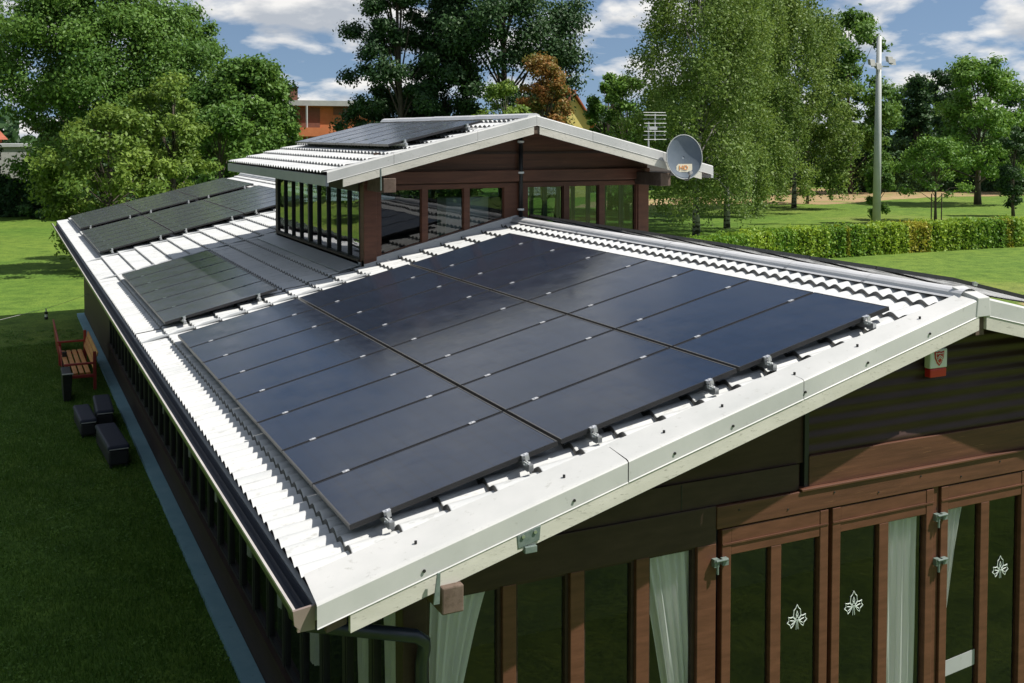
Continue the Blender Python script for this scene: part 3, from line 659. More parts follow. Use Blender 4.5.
proto=make_panel(); hook=make_hook(); M['clampm']=M['greenmetal']; M['pv']=M['pv_dusty']; proto2=make_panel(); usedp=[False,False,False]
def place(pro,i,x,y,z,sl,label,group,name=None):
    o=pro if not usedp[i] else copy_tree(pro); usedp[i]=True
    o.location=(x,y,z); o.rotation_euler=(0,-sl,0); o['label']=label; o['group']=group
    if pro is hook: o.scale=(.72,.72,.72)
    return o
def array(x0,y0,cols,rows,zf,label,group,hooks=True,pi=2,raily=-.13):
    for c in range(cols):
        for r in range(rows):
            x=x0+c*P_*math.cos(TH); y=y0+r*RP
            lab=label(c,r); place(proto2 if pi else proto,pi,x,y,zf(x),TH,lab,group)
        for q,xx in enumerate((.3,1.5)):
            x=x0+(c*P_+xx)*math.cos(TH)
            m=MB(); m.box(x-.02,x+.02,y0+raily,y0+rows*RP+.06,zf(x)-.1,zf(x)-.047)
            o=m.build('mounting_rail',M['alu'],None,loc=(x,y0,zf(x)-.1))
            tag(o,f'aluminium rail under the {ORD[c]} column of {group}, {"eaves" if q==0 else "ridge"} side','rail','rails under '+group)
            if hooks: place(hook,1,x,y0,zf(x),TH,f'metal hook at front edge, {ORD[c]} column, {"eaves" if q==0 else "ridge"} side, {group}','end clamps of '+group)
colname=['eaves','middle','ridge']
pl=lambda x:T*x
array(0,0,3,8,pl,lambda c,r:f'black solar panel, {ORD[r]} row from gable, {colname[c]} column of the large array','the large front array',pi=0)
array(-.02,9.66,1,6,pl,lambda c,r:f'black solar panel, {ORD[r]} from the gable in the single column beside the pavilion','the small array beside the pavilion')
array(-.06,20.85,3,6,lambda x:T*x,lambda c,r:f'dark solar panel, {ORD[r]} row, {colname[c]} column, nearer of the two rear arrays','the nearer rear array')
array(-.02,28.15,3,5,lambda x:T*x,lambda c,r:f'dark solar panel, {ORD[r]} row, {colname[c]} column, rearmost array at the far roof end','the rearmost array')
zpp=lambda x:zp(x)+.15
array(3.72,9.85,1,6,zpp,lambda c,r:f'grey solar panel on the pavilion roof, {ORD[r]} row from its gable','the pavilion roof array')
# array on the far slope: only its top edge shows over the ridge
for r in range(9):
    o=copy_tree(proto); x=RX+.12; o.location=(x,.1+r*RP,zr(x)+.19); o.rotation_euler=(0,TH,0)
    o['label']=f'edge of dark solar panel just beyond the roof ridge, {ORD[r]} from the gable'; o['group']='panels beyond the ridge'
# grey-blue cloth/film patches? none

# ------------------------------------------------------------------ dish and aerial
ds=thing('satellite_dish','round blue-grey satellite dish on the right end of the pavilion gable','satellite dish',(9.15,8.95,1.9))
n_=Vector((-.3,-.92,.15)).normalized(); cx_=Vector((9.09,8.8,2.5)); sx=n_.cross(Vector((0,0,1))).normalized(); up=sx.cross(n_)
if up.z<0: up=-up
m=MB(); rings=12; seg=48; V=[];F=[]
for i in range(rings+1):
    rr=i/rings
    for j in range(seg):
        t=2*math.pi*j/seg; V.append(cx_+sx*(.335*rr*math.cos(t))+up*(.41*rr*math.sin(t))+n_*(.07*(rr*rr-1)))
for i in range(rings):
    for j in range(seg): F.append((i*seg+j,i*seg+(j+1)%seg,(i+1)*seg+(j+1)%seg,(i+1)*seg+j))
m.add(V,F); o=m.build('reflector',M['dish'],ds,smooth=True); so=o.modifiers.new('s','SOLIDIFY'); so.thickness=.012
rim=MB(); rim.tube([cx_+sx*(.335*math.cos(2*math.pi*j/seg))+up*(.41*math.sin(2*math.pi*j/seg)) for j in range(seg+1)],.009,6,False); rim.build('rim',M['steel'],ds,smooth=True)
lnb=cx_-up*.34+n_*.42+sx*.02; MB().tube([cx_-up*.42-n_*.02,cx_-up*.44+n_*.2,lnb],.014,8).build('feed_arm',M['black'],ds)
MB().tube([lnb+n_*.03,lnb-n_*.07],[.03,.04],12).build('receiver_head',M['greyhouse'],ds)
MB().tube([cx_-n_*.07,cx_-n_*.2,(9.2,9.1,2.36),(9.2,9.1,2.2)],.025,10).build('mount_tube',M['steel'],ds)
MB().box(9.15,9.25,9.06,9.14,2.1,2.3).build('mount_plate',M['steel'],ds)
def text(body,size,mat,parent,origin,xd,yd,name,ext=.002):
    cu=bpy.data.curves.new(name,'FONT'); cu.body=body; cu.size=size; cu.extrude=ext; cu.align_x='CENTER'; cu.align_y='CENTER'; cu.offset=.001
    t=bpy.data.objects.new(name+'_tmp',cu); COL.objects.link(t); bpy.context.view_layer.update()
    me=bpy.data.meshes.new_from_object(t.evaluated_get(bpy.context.evaluated_depsgraph_get())); bpy.data.objects.remove(t)
    zd=xd.cross(yd); mt=Matrix((xd,yd,zd)).transposed().to_4x4(); mt.translation=origin-wloc(parent)
    me.transform(mt); me.materials.clear(); me.materials.append(mat); o=bpy.data.objects.new(name,me); COL.objects.link(o); o.parent=parent; return o
xd=-sx if (-sx).x>0 else sx
pc=cx_-up*.2-n_*.045
m=MB(); q=[pc+xd*a_+up*b_ for a_,b_ in((-.15,-.075),(.11,-.075),(.15,-.03),(.15,.075),(-.11,.075),(-.15,.03))]; m.add([v+n_*.012 for v in q]+[v+n_*.004 for v in q],[tuple(range(6)),tuple(range(11,5,-1))]+[(i,(i+1)%6,6+(i+1)%6,6+i) for i in range(6)]); m.build('logo_plate',M['cream'],ds)
text('HD',.12,M['orange'],ds,pc+n_*.018-xd*.015,xd,up,'logo_lettering')

an=thing('roof_aerial','metal television aerial with stacked horizontal rods beside the satellite dish','aerial',(8.6,9.25,zp(8.6)))
MB().tube([(8.6,9.25,zp(8.6)-.02),(8.6,9.25,3.15)],.014,8).build('mast',M['steel'],an)
MB().tube([(8.72,9.22,2.8),(8.72,9.22,3.3)],.012,8).build('boom',M['steel'],an)
for i,z in enumerate((2.82,2.9,2.97,3.05,3.12,3.2,3.27,3.32)):
    MB().tube([(8.47,9.2+.03*(i%2),z),(8.93,9.16+.03*(i%2),z)],.0065,6).build('rod',M['steel'],an)
MB().box(8.58,8.75,9.19,9.26,3.0,3.06).build('junction_box',M['steel'],an)

# ------------------------------------------------------------------ beside the left wall
gb=G
def bench():
    dx=-.3
    t=thing('garden_bench','orange slatted wooden bench with red end frames against the shaded wall','bench',(-.4,23.5,gb))
    y0,y1=21.9,25.2
    for i in range(4): MB().box(-.5+dx+i*.15,-.39+dx+i*.15,y0,y1,gb+.42,gb+.47).build('seat_slat',M['slat'],t,bevel=.012)
    for i in range(3):
        x=.12+dx+i*.04; z=gb+.55+i*.15
        MB().hexa([(x,y0,z),(x+.03,y0,z),(x+.03,y1,z),(x,y1,z),(x+.03,y0,z+.12),(x+.06,y0,z+.12),(x+.06,y1,z+.12),(x+.03,y1,z+.12)]).build('back_slat',M['slat'],t,bevel=.008)
    for y in (y0-.06,y1):
        for nm,b in (('leg',(-.55,-.47,y,y+.07,gb,gb+.68)),('leg',(.12,.2,y,y+.07,gb,gb+1.0)),('seat_bearer',(-.47,.12,y,y+.07,gb+.34,gb+.42)),('arm_rest',(-.58,.14,y-.01,y+.08,gb+.68,gb+.73))):
            MB().box(b[0]+dx,b[1]+dx,*b[2:]).build(nm,M['redwood'],t,bevel=.012)
    return t
bench()
pn=thing('leaning_board','narrow red painted board standing upright on the lawn side of the bench','board',(-.7,26,gb))
MB().hexa([(-.78,24.3,gb),(-.7,24.3,gb),(-.7,28.2,gb),(-.78,28.2,gb),(-.84,24.6,gb+.55),(-.79,24.6,gb+.55),(-.82,28.2,gb+.9),(-.87,28.2,gb+.9)]).build('panel',M['redwood'],pn,bevel=.012)
MB().box(-.8,-.68,24.2,24.3,gb,gb+.6).build('foot',M['black'],pn)
bn=thing('waste_bin','slim black bin with pale rim at the near end of the bench','bin',(-.85,21.2,gb))
MB().hexa([(-.94,20.8,gb),(-.78,20.8,gb),(-.78,21.6,gb),(-.94,21.6,gb),(-.97,20.7,gb+.7),(-.74,20.7,gb+.7),(-.74,21.7,gb+.7),(-.97,21.7,gb+.7)]).build('body',M['black'],bn,bevel=.02)
MB().box(-.98,-.73,20.68,20.74,gb+.7,gb+.72).build('rim',M['cable'],bn)
def stool(x,y,w,l,h,label,rz):
    t=thing('wicker_seat',label,'outdoor seat',(x,y,gb),'dark wicker seats beside the plinth')
    t.rotation_euler=(0,0,rz)
    m=MB(); m.box(-w/2+.02,w/2-.02,-l/2+.02,l/2-.02,.06,h-.1); m.build('wicker_body',M['blackwicker'],t,bevel=.04,local=True)
    m=MB(); m.box(-w/2,w/2,-l/2,l/2,h-.1,h); m.build('cushion',M['navy'],t,bevel=.045,local=True)
    m=MB(); m.tube([(-w/2+.03,-l/2-.004,h-.07),(w/2-.03,-l/2-.004,h-.07)],.01,6); m.build('piping',M['cable'],t,local=True)
    for sx_ in(-1,1):
        for sy in(-1,1): MB().box(sx_*(w/2-.06)-.025,sx_*(w/2-.06)+.025,sy*(l/2-.06)-.025,sy*(l/2-.06)+.025,0,.06).build('leg',M['black'],t,local=True)
stool(-.66,17.9,.36,1.5,.42,'low black wicker seat on the lawn side of the pair below the bench',.04)
stool(-.24,18.3,.38,1.6,.5,'taller black wicker seat against the plinth, nearest the bench',-.03)
stool(-.3,15.6,.42,1.9,.46,'long black wicker seat with navy top, nearest the camera',.05)
# cable across the lawn with a hanging insulator
cb=thing('overhead_cable','thin pale cable running from the wall across the lit lawn','cable',(.44,31.5,-2.6))
MB().tube([(.44,31.5,-2.55),(-.4,29.6,-2.5),(-1.1,27.9,-2.42),(-2.4,25.2,-2.25),(-9,12,-1.4)],.005,6).build('wire',M['cable'],cb)
tr=MB(); tr.tube([(-9,12,G),(-9,12,-1.3)],.05,8); tr.build('end_stake',M['steel'],cb)
ci=thing('cable_weight','small dark and white insulator hanging from the thin cable','insulator',(-1.05,27.9,-2.75))
MB().tube([(-1.05,28,-2.43),(-1.05,28,-2.52)],.02,8).build('hook',M['steel'],ci); MB().tube([(-1.05,28,-2.52),(-1.05,28,-2.6)],.05,10).build('cap',M['black'],ci)
MB().tube([(-1.05,28,-2.6),(-1.05,28,-2.68)],.045,10).build('body',M['white'],ci); MB().tube([(-1.05,28,-2.68),(-1.05,28,-2.76)],.055,10).build('base',M['black'],ci)

# ------------------------------------------------------------------ lighting mast
ma=thing('lighting_mast','tall tapered grey steel mast with four small floodlights behind the hedge','lamp mast',(55.1,51,G))
MB().tube([(55.1,51,G),(55.1,51,G+6),(55.1,51,G+13.6)],[.3,.25,.17],20).build('pole',M['steel'],ma,smooth=True)
MB().box(54.3,55.9,50.8,50.92,G+11.4,G+11.5).build('crossarm',M['steel'],ma)
for i,(dx,dz) in enumerate(((-.95,.15),(.75,.4),(1.0,.25),(-.35,-.1))):
    MB().hexa([(55.1+dx-.22,50.55,G+11.3+dz),(55.1+dx+.22,50.55,G+11.3+dz),(55.1+dx+.2,50.85,G+11.4+dz),(55.1+dx-.2,50.85,G+11.4+dz),
       (55.1+dx-.22,50.65,G+11.75+dz),(55.1+dx+.22,50.65,G+11.75+dz),(55.1+dx+.2,50.95,G+11.8+dz),(55.1+dx-.2,50.95,G+11.8+dz)]).build('floodlight',M['greyhouse'],ma)
MB().box(54.95,55.25,50.9,51.1,G+7.2,G+9.0).build('mast_collar',M['greyhouse'],ma)

# ------------------------------------------------------------------ vegetation
RS=np.random.RandomState
def leaf_quads(C,size,nrm_bias,seed,up=.25,asp=.55):
    """rhombus leaves at centres C with sizes; nrm_bias (N,3) pushes the normals"""
    r=RS(seed); N=len(C)
    n=r.normal(size=(N,3))*.75+nrm_bias+np.array([0,0,up]); n/=np.linalg.norm(n,axis=1)[:,None]+1e-9
    a=r.normal(size=(N,3)); a-=n*(a*n).sum(1)[:,None]; a/=np.linalg.norm(a,axis=1)[:,None]+1e-9; b=np.cross(n,a)
    s=(size*(.6+.8*r.rand(N)))[:,None]
    V=np.stack([C+a*s*.5,C+b*s*.5*asp,C-a*s*.5,C-b*s*.5*asp],1).reshape(-1,3); F=np.arange(4*N).reshape(N,4)
    return V,F
def limb_skeleton(m,h,h0,ends,r0,rg,lean=0):
    top=h*.85
    pts=[(0,0,-.1)]; k=6
    off=[0,0]
    for i in range(1,k+1):
        off[0]+=rg.uniform(-.12,.12)*h/12; off[1]+=rg.uniform(-.12,.12)*h/12; pts.append((off[0],off[1],top*i/k))
    rs=[r0*(1.25 if i==0 else 1-.85*i/k) for i in range(k+1)]
    m.tube(pts,rs,9)
    for e in ends:
        z=min(top*.95,max(h0*.6,e[2]*.62)); t=z/top*k; i=int(min(t,k-1)); f=t-i
        b=[pts[i][q]*(1-f)+pts[i+1][q]*f for q in range(3)]
        mid=[(b[q]*.5+e[q]*.5) for q in range(3)]; mid[2]+=.08*h*rg.uniform(-.3,1)
        rr=r0*.32*(1-.5*z/top); m.tube([b,mid,e],[rr,rr*.6,rr*.2],5,False)
def broadleaf(name,label,x,y,h,w,mat,seed,h0=None,nclump=70,per=230,leaf=.33,squash=1,trunk=None,bark='bark',prof='round',group=None,clr=None,z0=G,cat='tree',sparse=1.0):
    rg=random.Random(seed); r=RS(seed); h0=h*.18 if h0 is None else h0; R0=w/2
    root=thing(name,label,cat,(x,y,z0),group)
    cl=[]
    ph=rg.uniform(0,6.28); ph2=rg.uniform(0,6.28)
    while len(cl)<nclump:
        u=r.rand()**.8; z=h0+(h-h0)*u
        if prof=='round': rr=math.sqrt(max(0,1-((u-.42)/.6)**2))
        elif prof=='cone': rr=(1-u)**.8*1.0+.05
        elif prof=='column': rr=.55+.45*math.sin(math.pi*min(1,u*1.05))
        else: rr=math.sqrt(max(0,1-((u-.3)/.75)**2))
        a=r.rand()*6.283; q=(.35+.65*r.rand()**.5)
        ir=1+.18*math.sin(3*a+ph)+.12*math.sin(5*a+ph2+3*u)
        cl.append((R0*rr*q*ir*math.cos(a)*.88,R0*rr*q*ir*math.sin(a)*.88,z))
    cl=np.array(cl); cr=R0*(.17+.16*r.rand(nclump))*(.9 if prof!='column' else .7); cr=np.maximum(cr,leaf*1.2)
    if prof=='column': cr=np.maximum(cr,R0*.35)
    cnt=np.maximum(30,(per*(cr/cr.mean())**2*sparse).astype(int)); idx=np.repeat(np.arange(nclump),cnt); N=len(idx)
    d=r.normal(size=(N,3)); d/=np.linalg.norm(d,axis=1)[:,None]
    rad=cr[idx]*(r.rand(N)**.45)*(1+.25*r.normal(size=N))
    C=cl[idx]+d*rad[:,None]*np.array([1,1,.72*squash])
    # a few stray sprays pointing outwards
    out=cl[idx]-np.array([0,0,h*.45]); out/=np.linalg.norm(out,axis=1)[:,None]+1e-9
    tone_c=r.rand(nclump); tone=np.clip(tone_c[idx]*.55+r.rand(N)*.55-.05,0,1)
    V,F=leaf_quads(C,np.full(N,leaf),d*.7+out*.35,seed+1)
    o=np_mesh('crown',V,F,M[mat],root,tone)
    m=MB(); ends=[tuple(c) for c in cl[::max(1,nclump//26)]]; limb_skeleton(m,h,h0,ends,trunk or h*.018,rg)
    m.build('trunk',M[bark],root,smooth=True,local=True)
    return root
def birch(label,x,y,h,w,seed,strands=420,leaf=.18):
    rg=random.Random(seed); r=RS(seed); root=thing('birch_tree',label,'tree',(x,y,G),'weeping birches by the lawn'); R0=w/2
    Cs=[];Ns=[];Ts=[]; ends=[]
    nl=strands//9; ph=rg.uniform(0,6)
    for l in range(nl):
        u=r.rand()**.85; zl=h*(.08+.92*u); a=r.rand()*6.283; rr=R0*(.2+.8*math.sqrt(max(0,1-((u-.25)/.78)**2)))*(.35+.65*r.rand()**.5)*(1+.22*math.sin(3*a+ph+4*u))
        lx,ly=rr*math.cos(a),rr*math.sin(a); tl=r.rand(); ends.append((lx,ly,zl)); lr=.5+.5*r.rand()
        # leafy top of the limb
        n=170; dd=r.normal(size=(n,3))*np.array([lr*.6,lr*.6,.38]); Cs.append(np.array([lx,ly,zl])+dd); Ns.append(np.tile([math.cos(a)*.6,math.sin(a)*.6,.5],(n,1))); Ts.append(np.clip(tl*.6+r.rand(n)*.5,0,1))
        for k in range(9):
            sx_=lx+r.normal()*lr*.75; sy=ly+r.normal()*lr*.75; z=zl+r.normal()*.3; L=min(max(z-.9,.3),(.4+2.3*r.rand()**1.6)*h/16); n=int(24*L)+4
            t=r.rand(n); ox=math.cos(a)*.12*L+r.normal()*.1; oy=math.sin(a)*.12*L+r.normal()*.1; wd=.24*(1-.35*t)
            px=sx_+ox*np.sqrt(t)+r.normal(size=n)*wd; py=sy+oy*np.sqrt(t)+r.normal(size=n)*wd; pz=z-L*t+r.normal(size=n)*.1
            Cs.append(np.stack([px,py,pz],1)); Ns.append(np.tile([math.cos(a)*.7,math.sin(a)*.7,.15],(n,1))); Ts.append(np.clip(tl*.6+r.rand()*.15+r.rand(n)*.35,0,1))
    ends=ends[::3]
    C=np.concatenate(Cs); V,F=leaf_quads(C,np.full(len(C),leaf),np.concatenate(Ns),seed,.05,.6)
    # leaves hang: stretch vertically a little
    np_mesh('crown',V,F,M['leaf_birch'],root,np.concatenate(Ts))
    m=MB(); limb_skeleton(m,h,h*.3,ends,h*.011,rg); m.build('trunk',M['birchbark'],root,smooth=True,local=True); return root

B=broadleaf
# left of the picture
B('broadleaf_tree','great spreading green tree behind the far roof end',5.8,86.8,20.6,17,'leaf_mid',11,h0=2.5,nclump=120,per=820,leaf=.3)
B('broadleaf_tree','large green tree cut off by the left picture edge',-7,93,19.5,14,'leaf_mid',12,h0=9.2,nclump=90,per=620,leaf=.3)
B('broadleaf_tree','tall green tree to the right of the great left tree',12.2,93,17.8,10,'leaf_mid',13,h0=2,nclump=70,per=620,leaf=.3)
B('yellow_green_tree','yellow-green leafy tree right behind the far roof end',2.6,47.9,7.6,6.4,'leaf_yellow',14,h0=.8,nclump=75,per=260,leaf=.22)
B('yellow_green_tree','yellow-green tree with taller pointed top beside the rear solar array',5.8,51,9.6,4.8,'leaf_yellow',15,h0=1,nclump=60,per=240,leaf=.22)
B('conifer_tree','dark bushy conifer at the left picture edge below the red roof',-3.4,88,6.6,5.6,'leaf_dark',16,h0=.2,nclump=50,per=260,leaf=.3,prof='cone')
B('conifer_tree','low dark conifer between the lawn and the great tree',.9,83.8,4.2,3.8,'leaf_dark',17,h0=.1,nclump=40,per=230,leaf=.28,prof='cone')
B('dark_shrub','wide dark shrub in the shade under the great tree',5.2,82,5.5,6.5,'leaf_dark',18,h0=.2,nclump=45,per=230,leaf=.3,cat='shrub')
B('dark_shrub','dark shrub behind the yellow-green trees',10.6,84,6,6.5,'leaf_dark',19,h0=.2,nclump=45,per=230,leaf=.3,cat='shrub')
B('broadleaf_tree','bushy green tree left of the brick building',14.8,74,11.8,8.4,'leaf_mid',20,h0=.6,nclump=100,per=380,leaf=.32)
B('broadleaf_tree','rounded green tree between the far roof end and the pavilion',11.2,66,8.6,6,'leaf_mid',21,h0=.4,nclump=60,per=250,leaf=.3)
B('broadleaf_tree','small green tree partly hiding the brick building',19.8,88,9.4,5.5,'leaf_bright',22,h0=.4,nclump=45,per=230,leaf=.3)
B('dark_tree','loose tall dark tree right of the brick building',25.2,70.1,20.5,7.8,'leaf_dark',23,h0=.4,nclump=120,per=420,leaf=.26,prof='tall')
B('dark_tree','thin dark tree between the two tall dark ones',29.6,71.6,17.5,6.6,'leaf_dark',24,h0=.4,nclump=90,per=400,leaf=.26,prof='tall')
B('dark_tree','massive dark broadleaf tree above the pavilion ridge',33.6,68.8,24,13.6,'leaf_dark',25,h0=3,nclump=150,per=620,leaf=.28)
B('dark_tree','short dark tree filling the gap under the tall ones',27,76,9.5,8,'leaf_dark',26,h0=.4,nclump=60,per=240,leaf=.32)
B('yellow_green_tree','yellowish tree showing above the pavilion roof',25.2,50.6,9.7,3.9,'leaf_yellow',27,h0=2,nclump=40,per=200,leaf=.2)
B('red_leaved_tree','rust-red and green tree above the pavilion ridge',32.3,59.4,12,5,'leaf_red',28,h0=2,nclump=60,per=230,leaf=.22,prof='tall')
B('red_leaved_tree','smaller rust-red tree just right of the taller one',34.9,62.5,10,2.6,'leaf_red',29,h0=2,nclump=30,per=180,leaf=.22)
B('broadleaf_tree','green tree left of the weeping birches',41.6,63.3,10.8,5,'leaf_bright',30,h0=1,nclump=55,per=230,leaf=.26)
B('broadleaf_tree','light green narrow tree behind the red-leaved trees',45.5,72.5,11.6,4.4,'leaf_bright',31,h0=1,nclump=45,per=220,leaf=.28)
birch('biggest weeping birch, nearest the house, with pale trunk',38.9,50.4,20.2,8.2,32,1000)
birch('weeping birch close behind the nearest one',43.6,53.4,18.5,6.6,33,700)
birch('tall weeping birch in the middle of the lawn trees',53.8,63.2,21.6,9.4,34,800,.24)
birch('rightmost weeping birch, left of the lighting mast',61.5,67.5,18.5,8.6,35,700,.24)
B('broadleaf_tree','tall green tree behind the lighting mast',83.5,84.2,19.8,11,'leaf_mid',36,h0=2,nclump=85,per=260,leaf=.42)
B('broadleaf_tree','green tree between the birches and the mast, far back',72,86,17,9.5,'leaf_mid',37,h0=1,nclump=70,per=240,leaf=.42)
B('hornbeam','slim leafy column growing at the foot of the mast',56.3,52.1,5.6,1.9,'leaf_mid',38,h0=.2,nclump=36,per=170,leaf=.2,prof='column')
yt=B('young_tree','young light green tree tied between two stakes behind the hedge',61.7,51.7,6.2,5.2,'leaf_bright',39,h0=1.9,nclump=40,per=150,leaf=.22,sparse=.9)
for dx in (-.55,.5): MB().tube([(dx,-.1,0),(dx,-.1,2.1)],.045,8).build('stake',M['bark'],yt,local=True)
B('maple_tree','bright green upright tree with bare lower trunk on the right',80.1,63.8,13.4,9,'leaf_bright',40,h0=2.9,nclump=85,per=250,leaf=.32,prof='tall',trunk=.3)
B('columnar_tree','narrow dark green columnar tree near the right picture edge',71.1,52.5,7.1,2.3,'leaf_dark',41,h0=.5,nclump=44,per=190,leaf=.2,prof='column')
B('conifer_tree','dark pointed conifer left of the bright right-hand tree',97.8,88.5,13.2,7,'leaf_dark',42,h0=.5,nclump=60,per=250,leaf=.4,prof='cone')
B('conifer_tree','second dark conifer, behind the bright right-hand tree',105.6,90.3,14.4,8,'leaf_dark',43,h0=.5,nclump=60,per=250,leaf=.4)
B('broadleaf_tree','green tree at the right picture edge, far back',103,74,12.5,9.5,'leaf_mid',44,h0=.6,nclump=60,per=240,leaf=.36)
for i,(x,y,h,w) in enumerate([(-22,140,15,12),(6,126,14,12),(17,124,13,11),(26,135,11,9)]):
    B('dark_tree',['dark tree beyond the left picture edge','dark tree far behind the great green tree','dark far tree left of the brick building','dark far tree just left of the brick building'][i],x,y,h,w,'leaf_dark',90+i,h0=.5,nclump=60,per=200,leaf=.5)
for i,(x,y,h,w,mt) in enumerate([(110,100,13,12,'leaf_mid'),(122,92,12,12,'leaf_dark'),(131,80,12,11,'leaf_mid'),(90,104,12,11,'leaf_dark'),(78,112,13,12,'leaf_mid')]):
    B('broadleaf_tree',['far green tree behind the dark conifers','far dark tree right of the bright tree','far green tree at the right picture edge','far dark tree left of the conifers','far green tree behind the lighting mast foot'][i],x,y,h,w,mt,100+i,h0=.4,nclump=60,per=210,leaf=.45)
# trees outside the frame that the windows mirror, plus three that block sky light
for i,(x,y,h,w,mt,sd) in enumerate([(-16,70,17,13,'leaf_mid',45),(-27,52,15,11,'leaf_bright',46),(-35,34,16,12,'leaf_mid',47),(-34,14,13,10,'leaf_yellow',48),(-22,84,18,13,'leaf_dark',49),(-13,1,15,12,'leaf_dark',50),(-14,13,16,12,'leaf_mid',51),(-12,-12,15,12,'leaf_dark',52)]):  # last three added out of view to darken the near lawn
    B('park_tree',['wide green tree left of the frame, far','bright tree left of the frame','green tree left of the clubhouse','yellowish tree left of the clubhouse','dark tall tree left of the frame, farthest','tall tree added left of the near lawn to block sky light','tall tree added left of the bench lawn to block sky light','tall tree added left of the viewpoint to block sky light'][i],x,y,h,w,mt,sd,h0=1,nclump=55,per=150,leaf=.55)
for i,(x,y,h,w) in enumerate([(-18,-30,15,12),(4,-34,17,13),(22,-30,15,12),(40,-24,14,12)]):
    B('park_tree',['green tree behind the viewpoint, leftmost','tallest tree behind the viewpoint','green tree in front of the gable end','green tree off to the right behind the viewpoint'][i],x,y,h,w,'leaf_mid',60+i,h0=1,nclump=45,per=120,leaf=.6)

# hedges -----------------------------------------------------------
def hedge(name,label,path,hh,ww,mats,leaf,dens,seed,cat='hedge'):
    r=RS(seed); P=np.array(path,float); seg=np.linalg.norm(np.diff(P,axis=0),axis=1); tot=seg.sum(); cum=np.concatenate([[0],np.cumsum(seg)])
    N=int(tot*dens); s=r.rand(N)*tot; k=np.clip(np.searchsorted(cum,s)-1,0,len(seg)-1); t=(s-cum[k])/seg[k]
    base=P[k]*(1-t)[:,None]+P[k+1]*t[:,None]; d=(P[k+1]-P[k])/seg[k][:,None]; nn=np.stack([-d[:,1],d[:,0]],1)
    per=2*hh+ww; q=r.rand(N)*per; side=np.where(q<hh,-1,np.where(q<hh+ww,0,1))
    lat=np.where(side==-1,-ww/2,np.where(side==1,ww/2,q-hh-ww/2)); z=np.where(side==-1,q,np.where(side==1,q-hh-ww,hh))
    wob=.09*np.sin(s*2.1)+.08*np.sin(s*5.3+1)+.05*np.sin(s*11.7); lat=lat*(1+wob*.6)+r.normal(size=N)*.07; z=np.clip(z*(1+wob*.4)+r.normal(size=N)*.07,0.02,None)
    C=np.stack([base[:,0]+nn[:,0]*lat,base[:,1]+nn[:,1]*lat,G+z],1)
    bias=np.stack([nn[:,0]*side,nn[:,1]*side,(side==0)*1.0],1)*.9
    tone=np.clip(.35+.3*np.sin(s*.9+2*np.sin(s*.31))+.35*r.normal(size=N)*.6,0,1)
    root=thing(name,label,cat,(P[0][0],P[0][1],G)); off=np.array([P[0][0],P[0][1],G])
    gold=np.zeros(N,bool)
    for (s0,s1) in mats[1]: gold|=(s>s0)&(s<s1)&(r.rand(N)<.85)
    for nm,msk,mt in (('foliage',~gold,mats[0]),('golden_foliage',gold,'leaf_gold')):
        if msk.sum()==0: continue
        V,F=leaf_quads(C[msk],np.full(msk.sum(),leaf),bias[msk],seed+5,.1,.7); np_mesh(nm,V-off,F,M[mt],root,tone[msk])
    m=MB()
    for a_,b_ in zip(path[:-1],path[1:]):
        dd=Vector((b_[0]-a_[0],b_[1]-a_[1],0)).normalized()*.2
        m.extr(Vector((a_[0],a_[1],G))-dd,Vector((b_[0],b_[1],G))+dd,[(-ww/2+.1,0),(ww/2-.1,0),(ww/2-.12,hh-.12),(-ww/2+.12,hh-.12)])
    m.build('stems',M['core'],root); return root
hp=[(16,30),(21,31.2),(27,34),(34,37.1),(43,37.2),(52,36.8),(62,36.2),(76,35)]
hedge('clipped_hedge','long clipped yellow-green hedge between the two lawns',hp,1.5,1.5,('leaf_hedge',[(28.6,30.2),(36.0,36.5),(24,24.3)]),.15,1700,71)
hedge('clipped_hedge','tall dark hedge far behind the sand path on the right',[(84,86),(98,81),(112,74),(128,66)],4.2,2.2,('leaf_dark',[]),.36,700,72)
hedge('clipped_hedge','low dark hedge line behind the lawn left of the mast',[(58,98),(76,100),(92,96)],2.4,2,('leaf_dark',[]),.36,500,73)
hedge('clipped_hedge','dark undergrowth hedge along the far left lawn edge',[(-14,90),(-4,88.5),(4,86.5),(14,84)],2.6,2.6,('leaf_dark',[]),.3,900,74)
# far wood, read as one mass
r=RS(5); N=90000; ang=r.uniform(-.62,1.15,N); dist=r.uniform(150,185,N); k=np.floor(ang*60)
rh=RS(9).uniform(6,11.5,400); hh=rh[(k.astype(int)+200)]*(1-.5*np.abs(ang*60-k-.5)**1.5); z=hh*r.rand(N)**.75
C=np.stack([-2.3+dist*np.sin(ang),-7.7+dist*np.cos(ang),G+z],1); V,F=leaf_quads(C,np.full(N,1.1),np.tile([0,-.5,.4],(N,1)),6)
o=np_mesh('far_wood',V,F,M['leaf_dark'],None,np.clip(r.rand(N)*.6+.4*np.sin(k*1.7)**2,0,1)); tag(o,kind='stuff')
# grass blades on the near lawn strip
r=RS(8); N=110000; yy=-3+32*r.rand(N)**1.2; xx=-2.6+2.8*r.rand(N); cl=np.sin(xx*3+yy)*np.sin(yy*1.7+xx*2.1)
hgt=.03+.05*r.rand(N)*(1+.7*cl); a=r.rand(N)*6.283; dx=np.cos(a)*.007; dy=np.sin(a)*.007; lx=r.normal(size=N)*.02; ly=r.normal(size=N)*.02
V=np.stack([np.stack([xx-dx,yy-dy,np.full(N,G)],1),np.stack([xx+dx,yy+dy,np.full(N,G)],1),np.stack([xx+lx,yy+ly,G+hgt],1)],1).reshape(-1,3)
o=np_mesh('grass',V,np.arange(3*N).reshape(N,3),M['leaf_mid'],None,r.rand(N)); tag(o,kind='stuff')

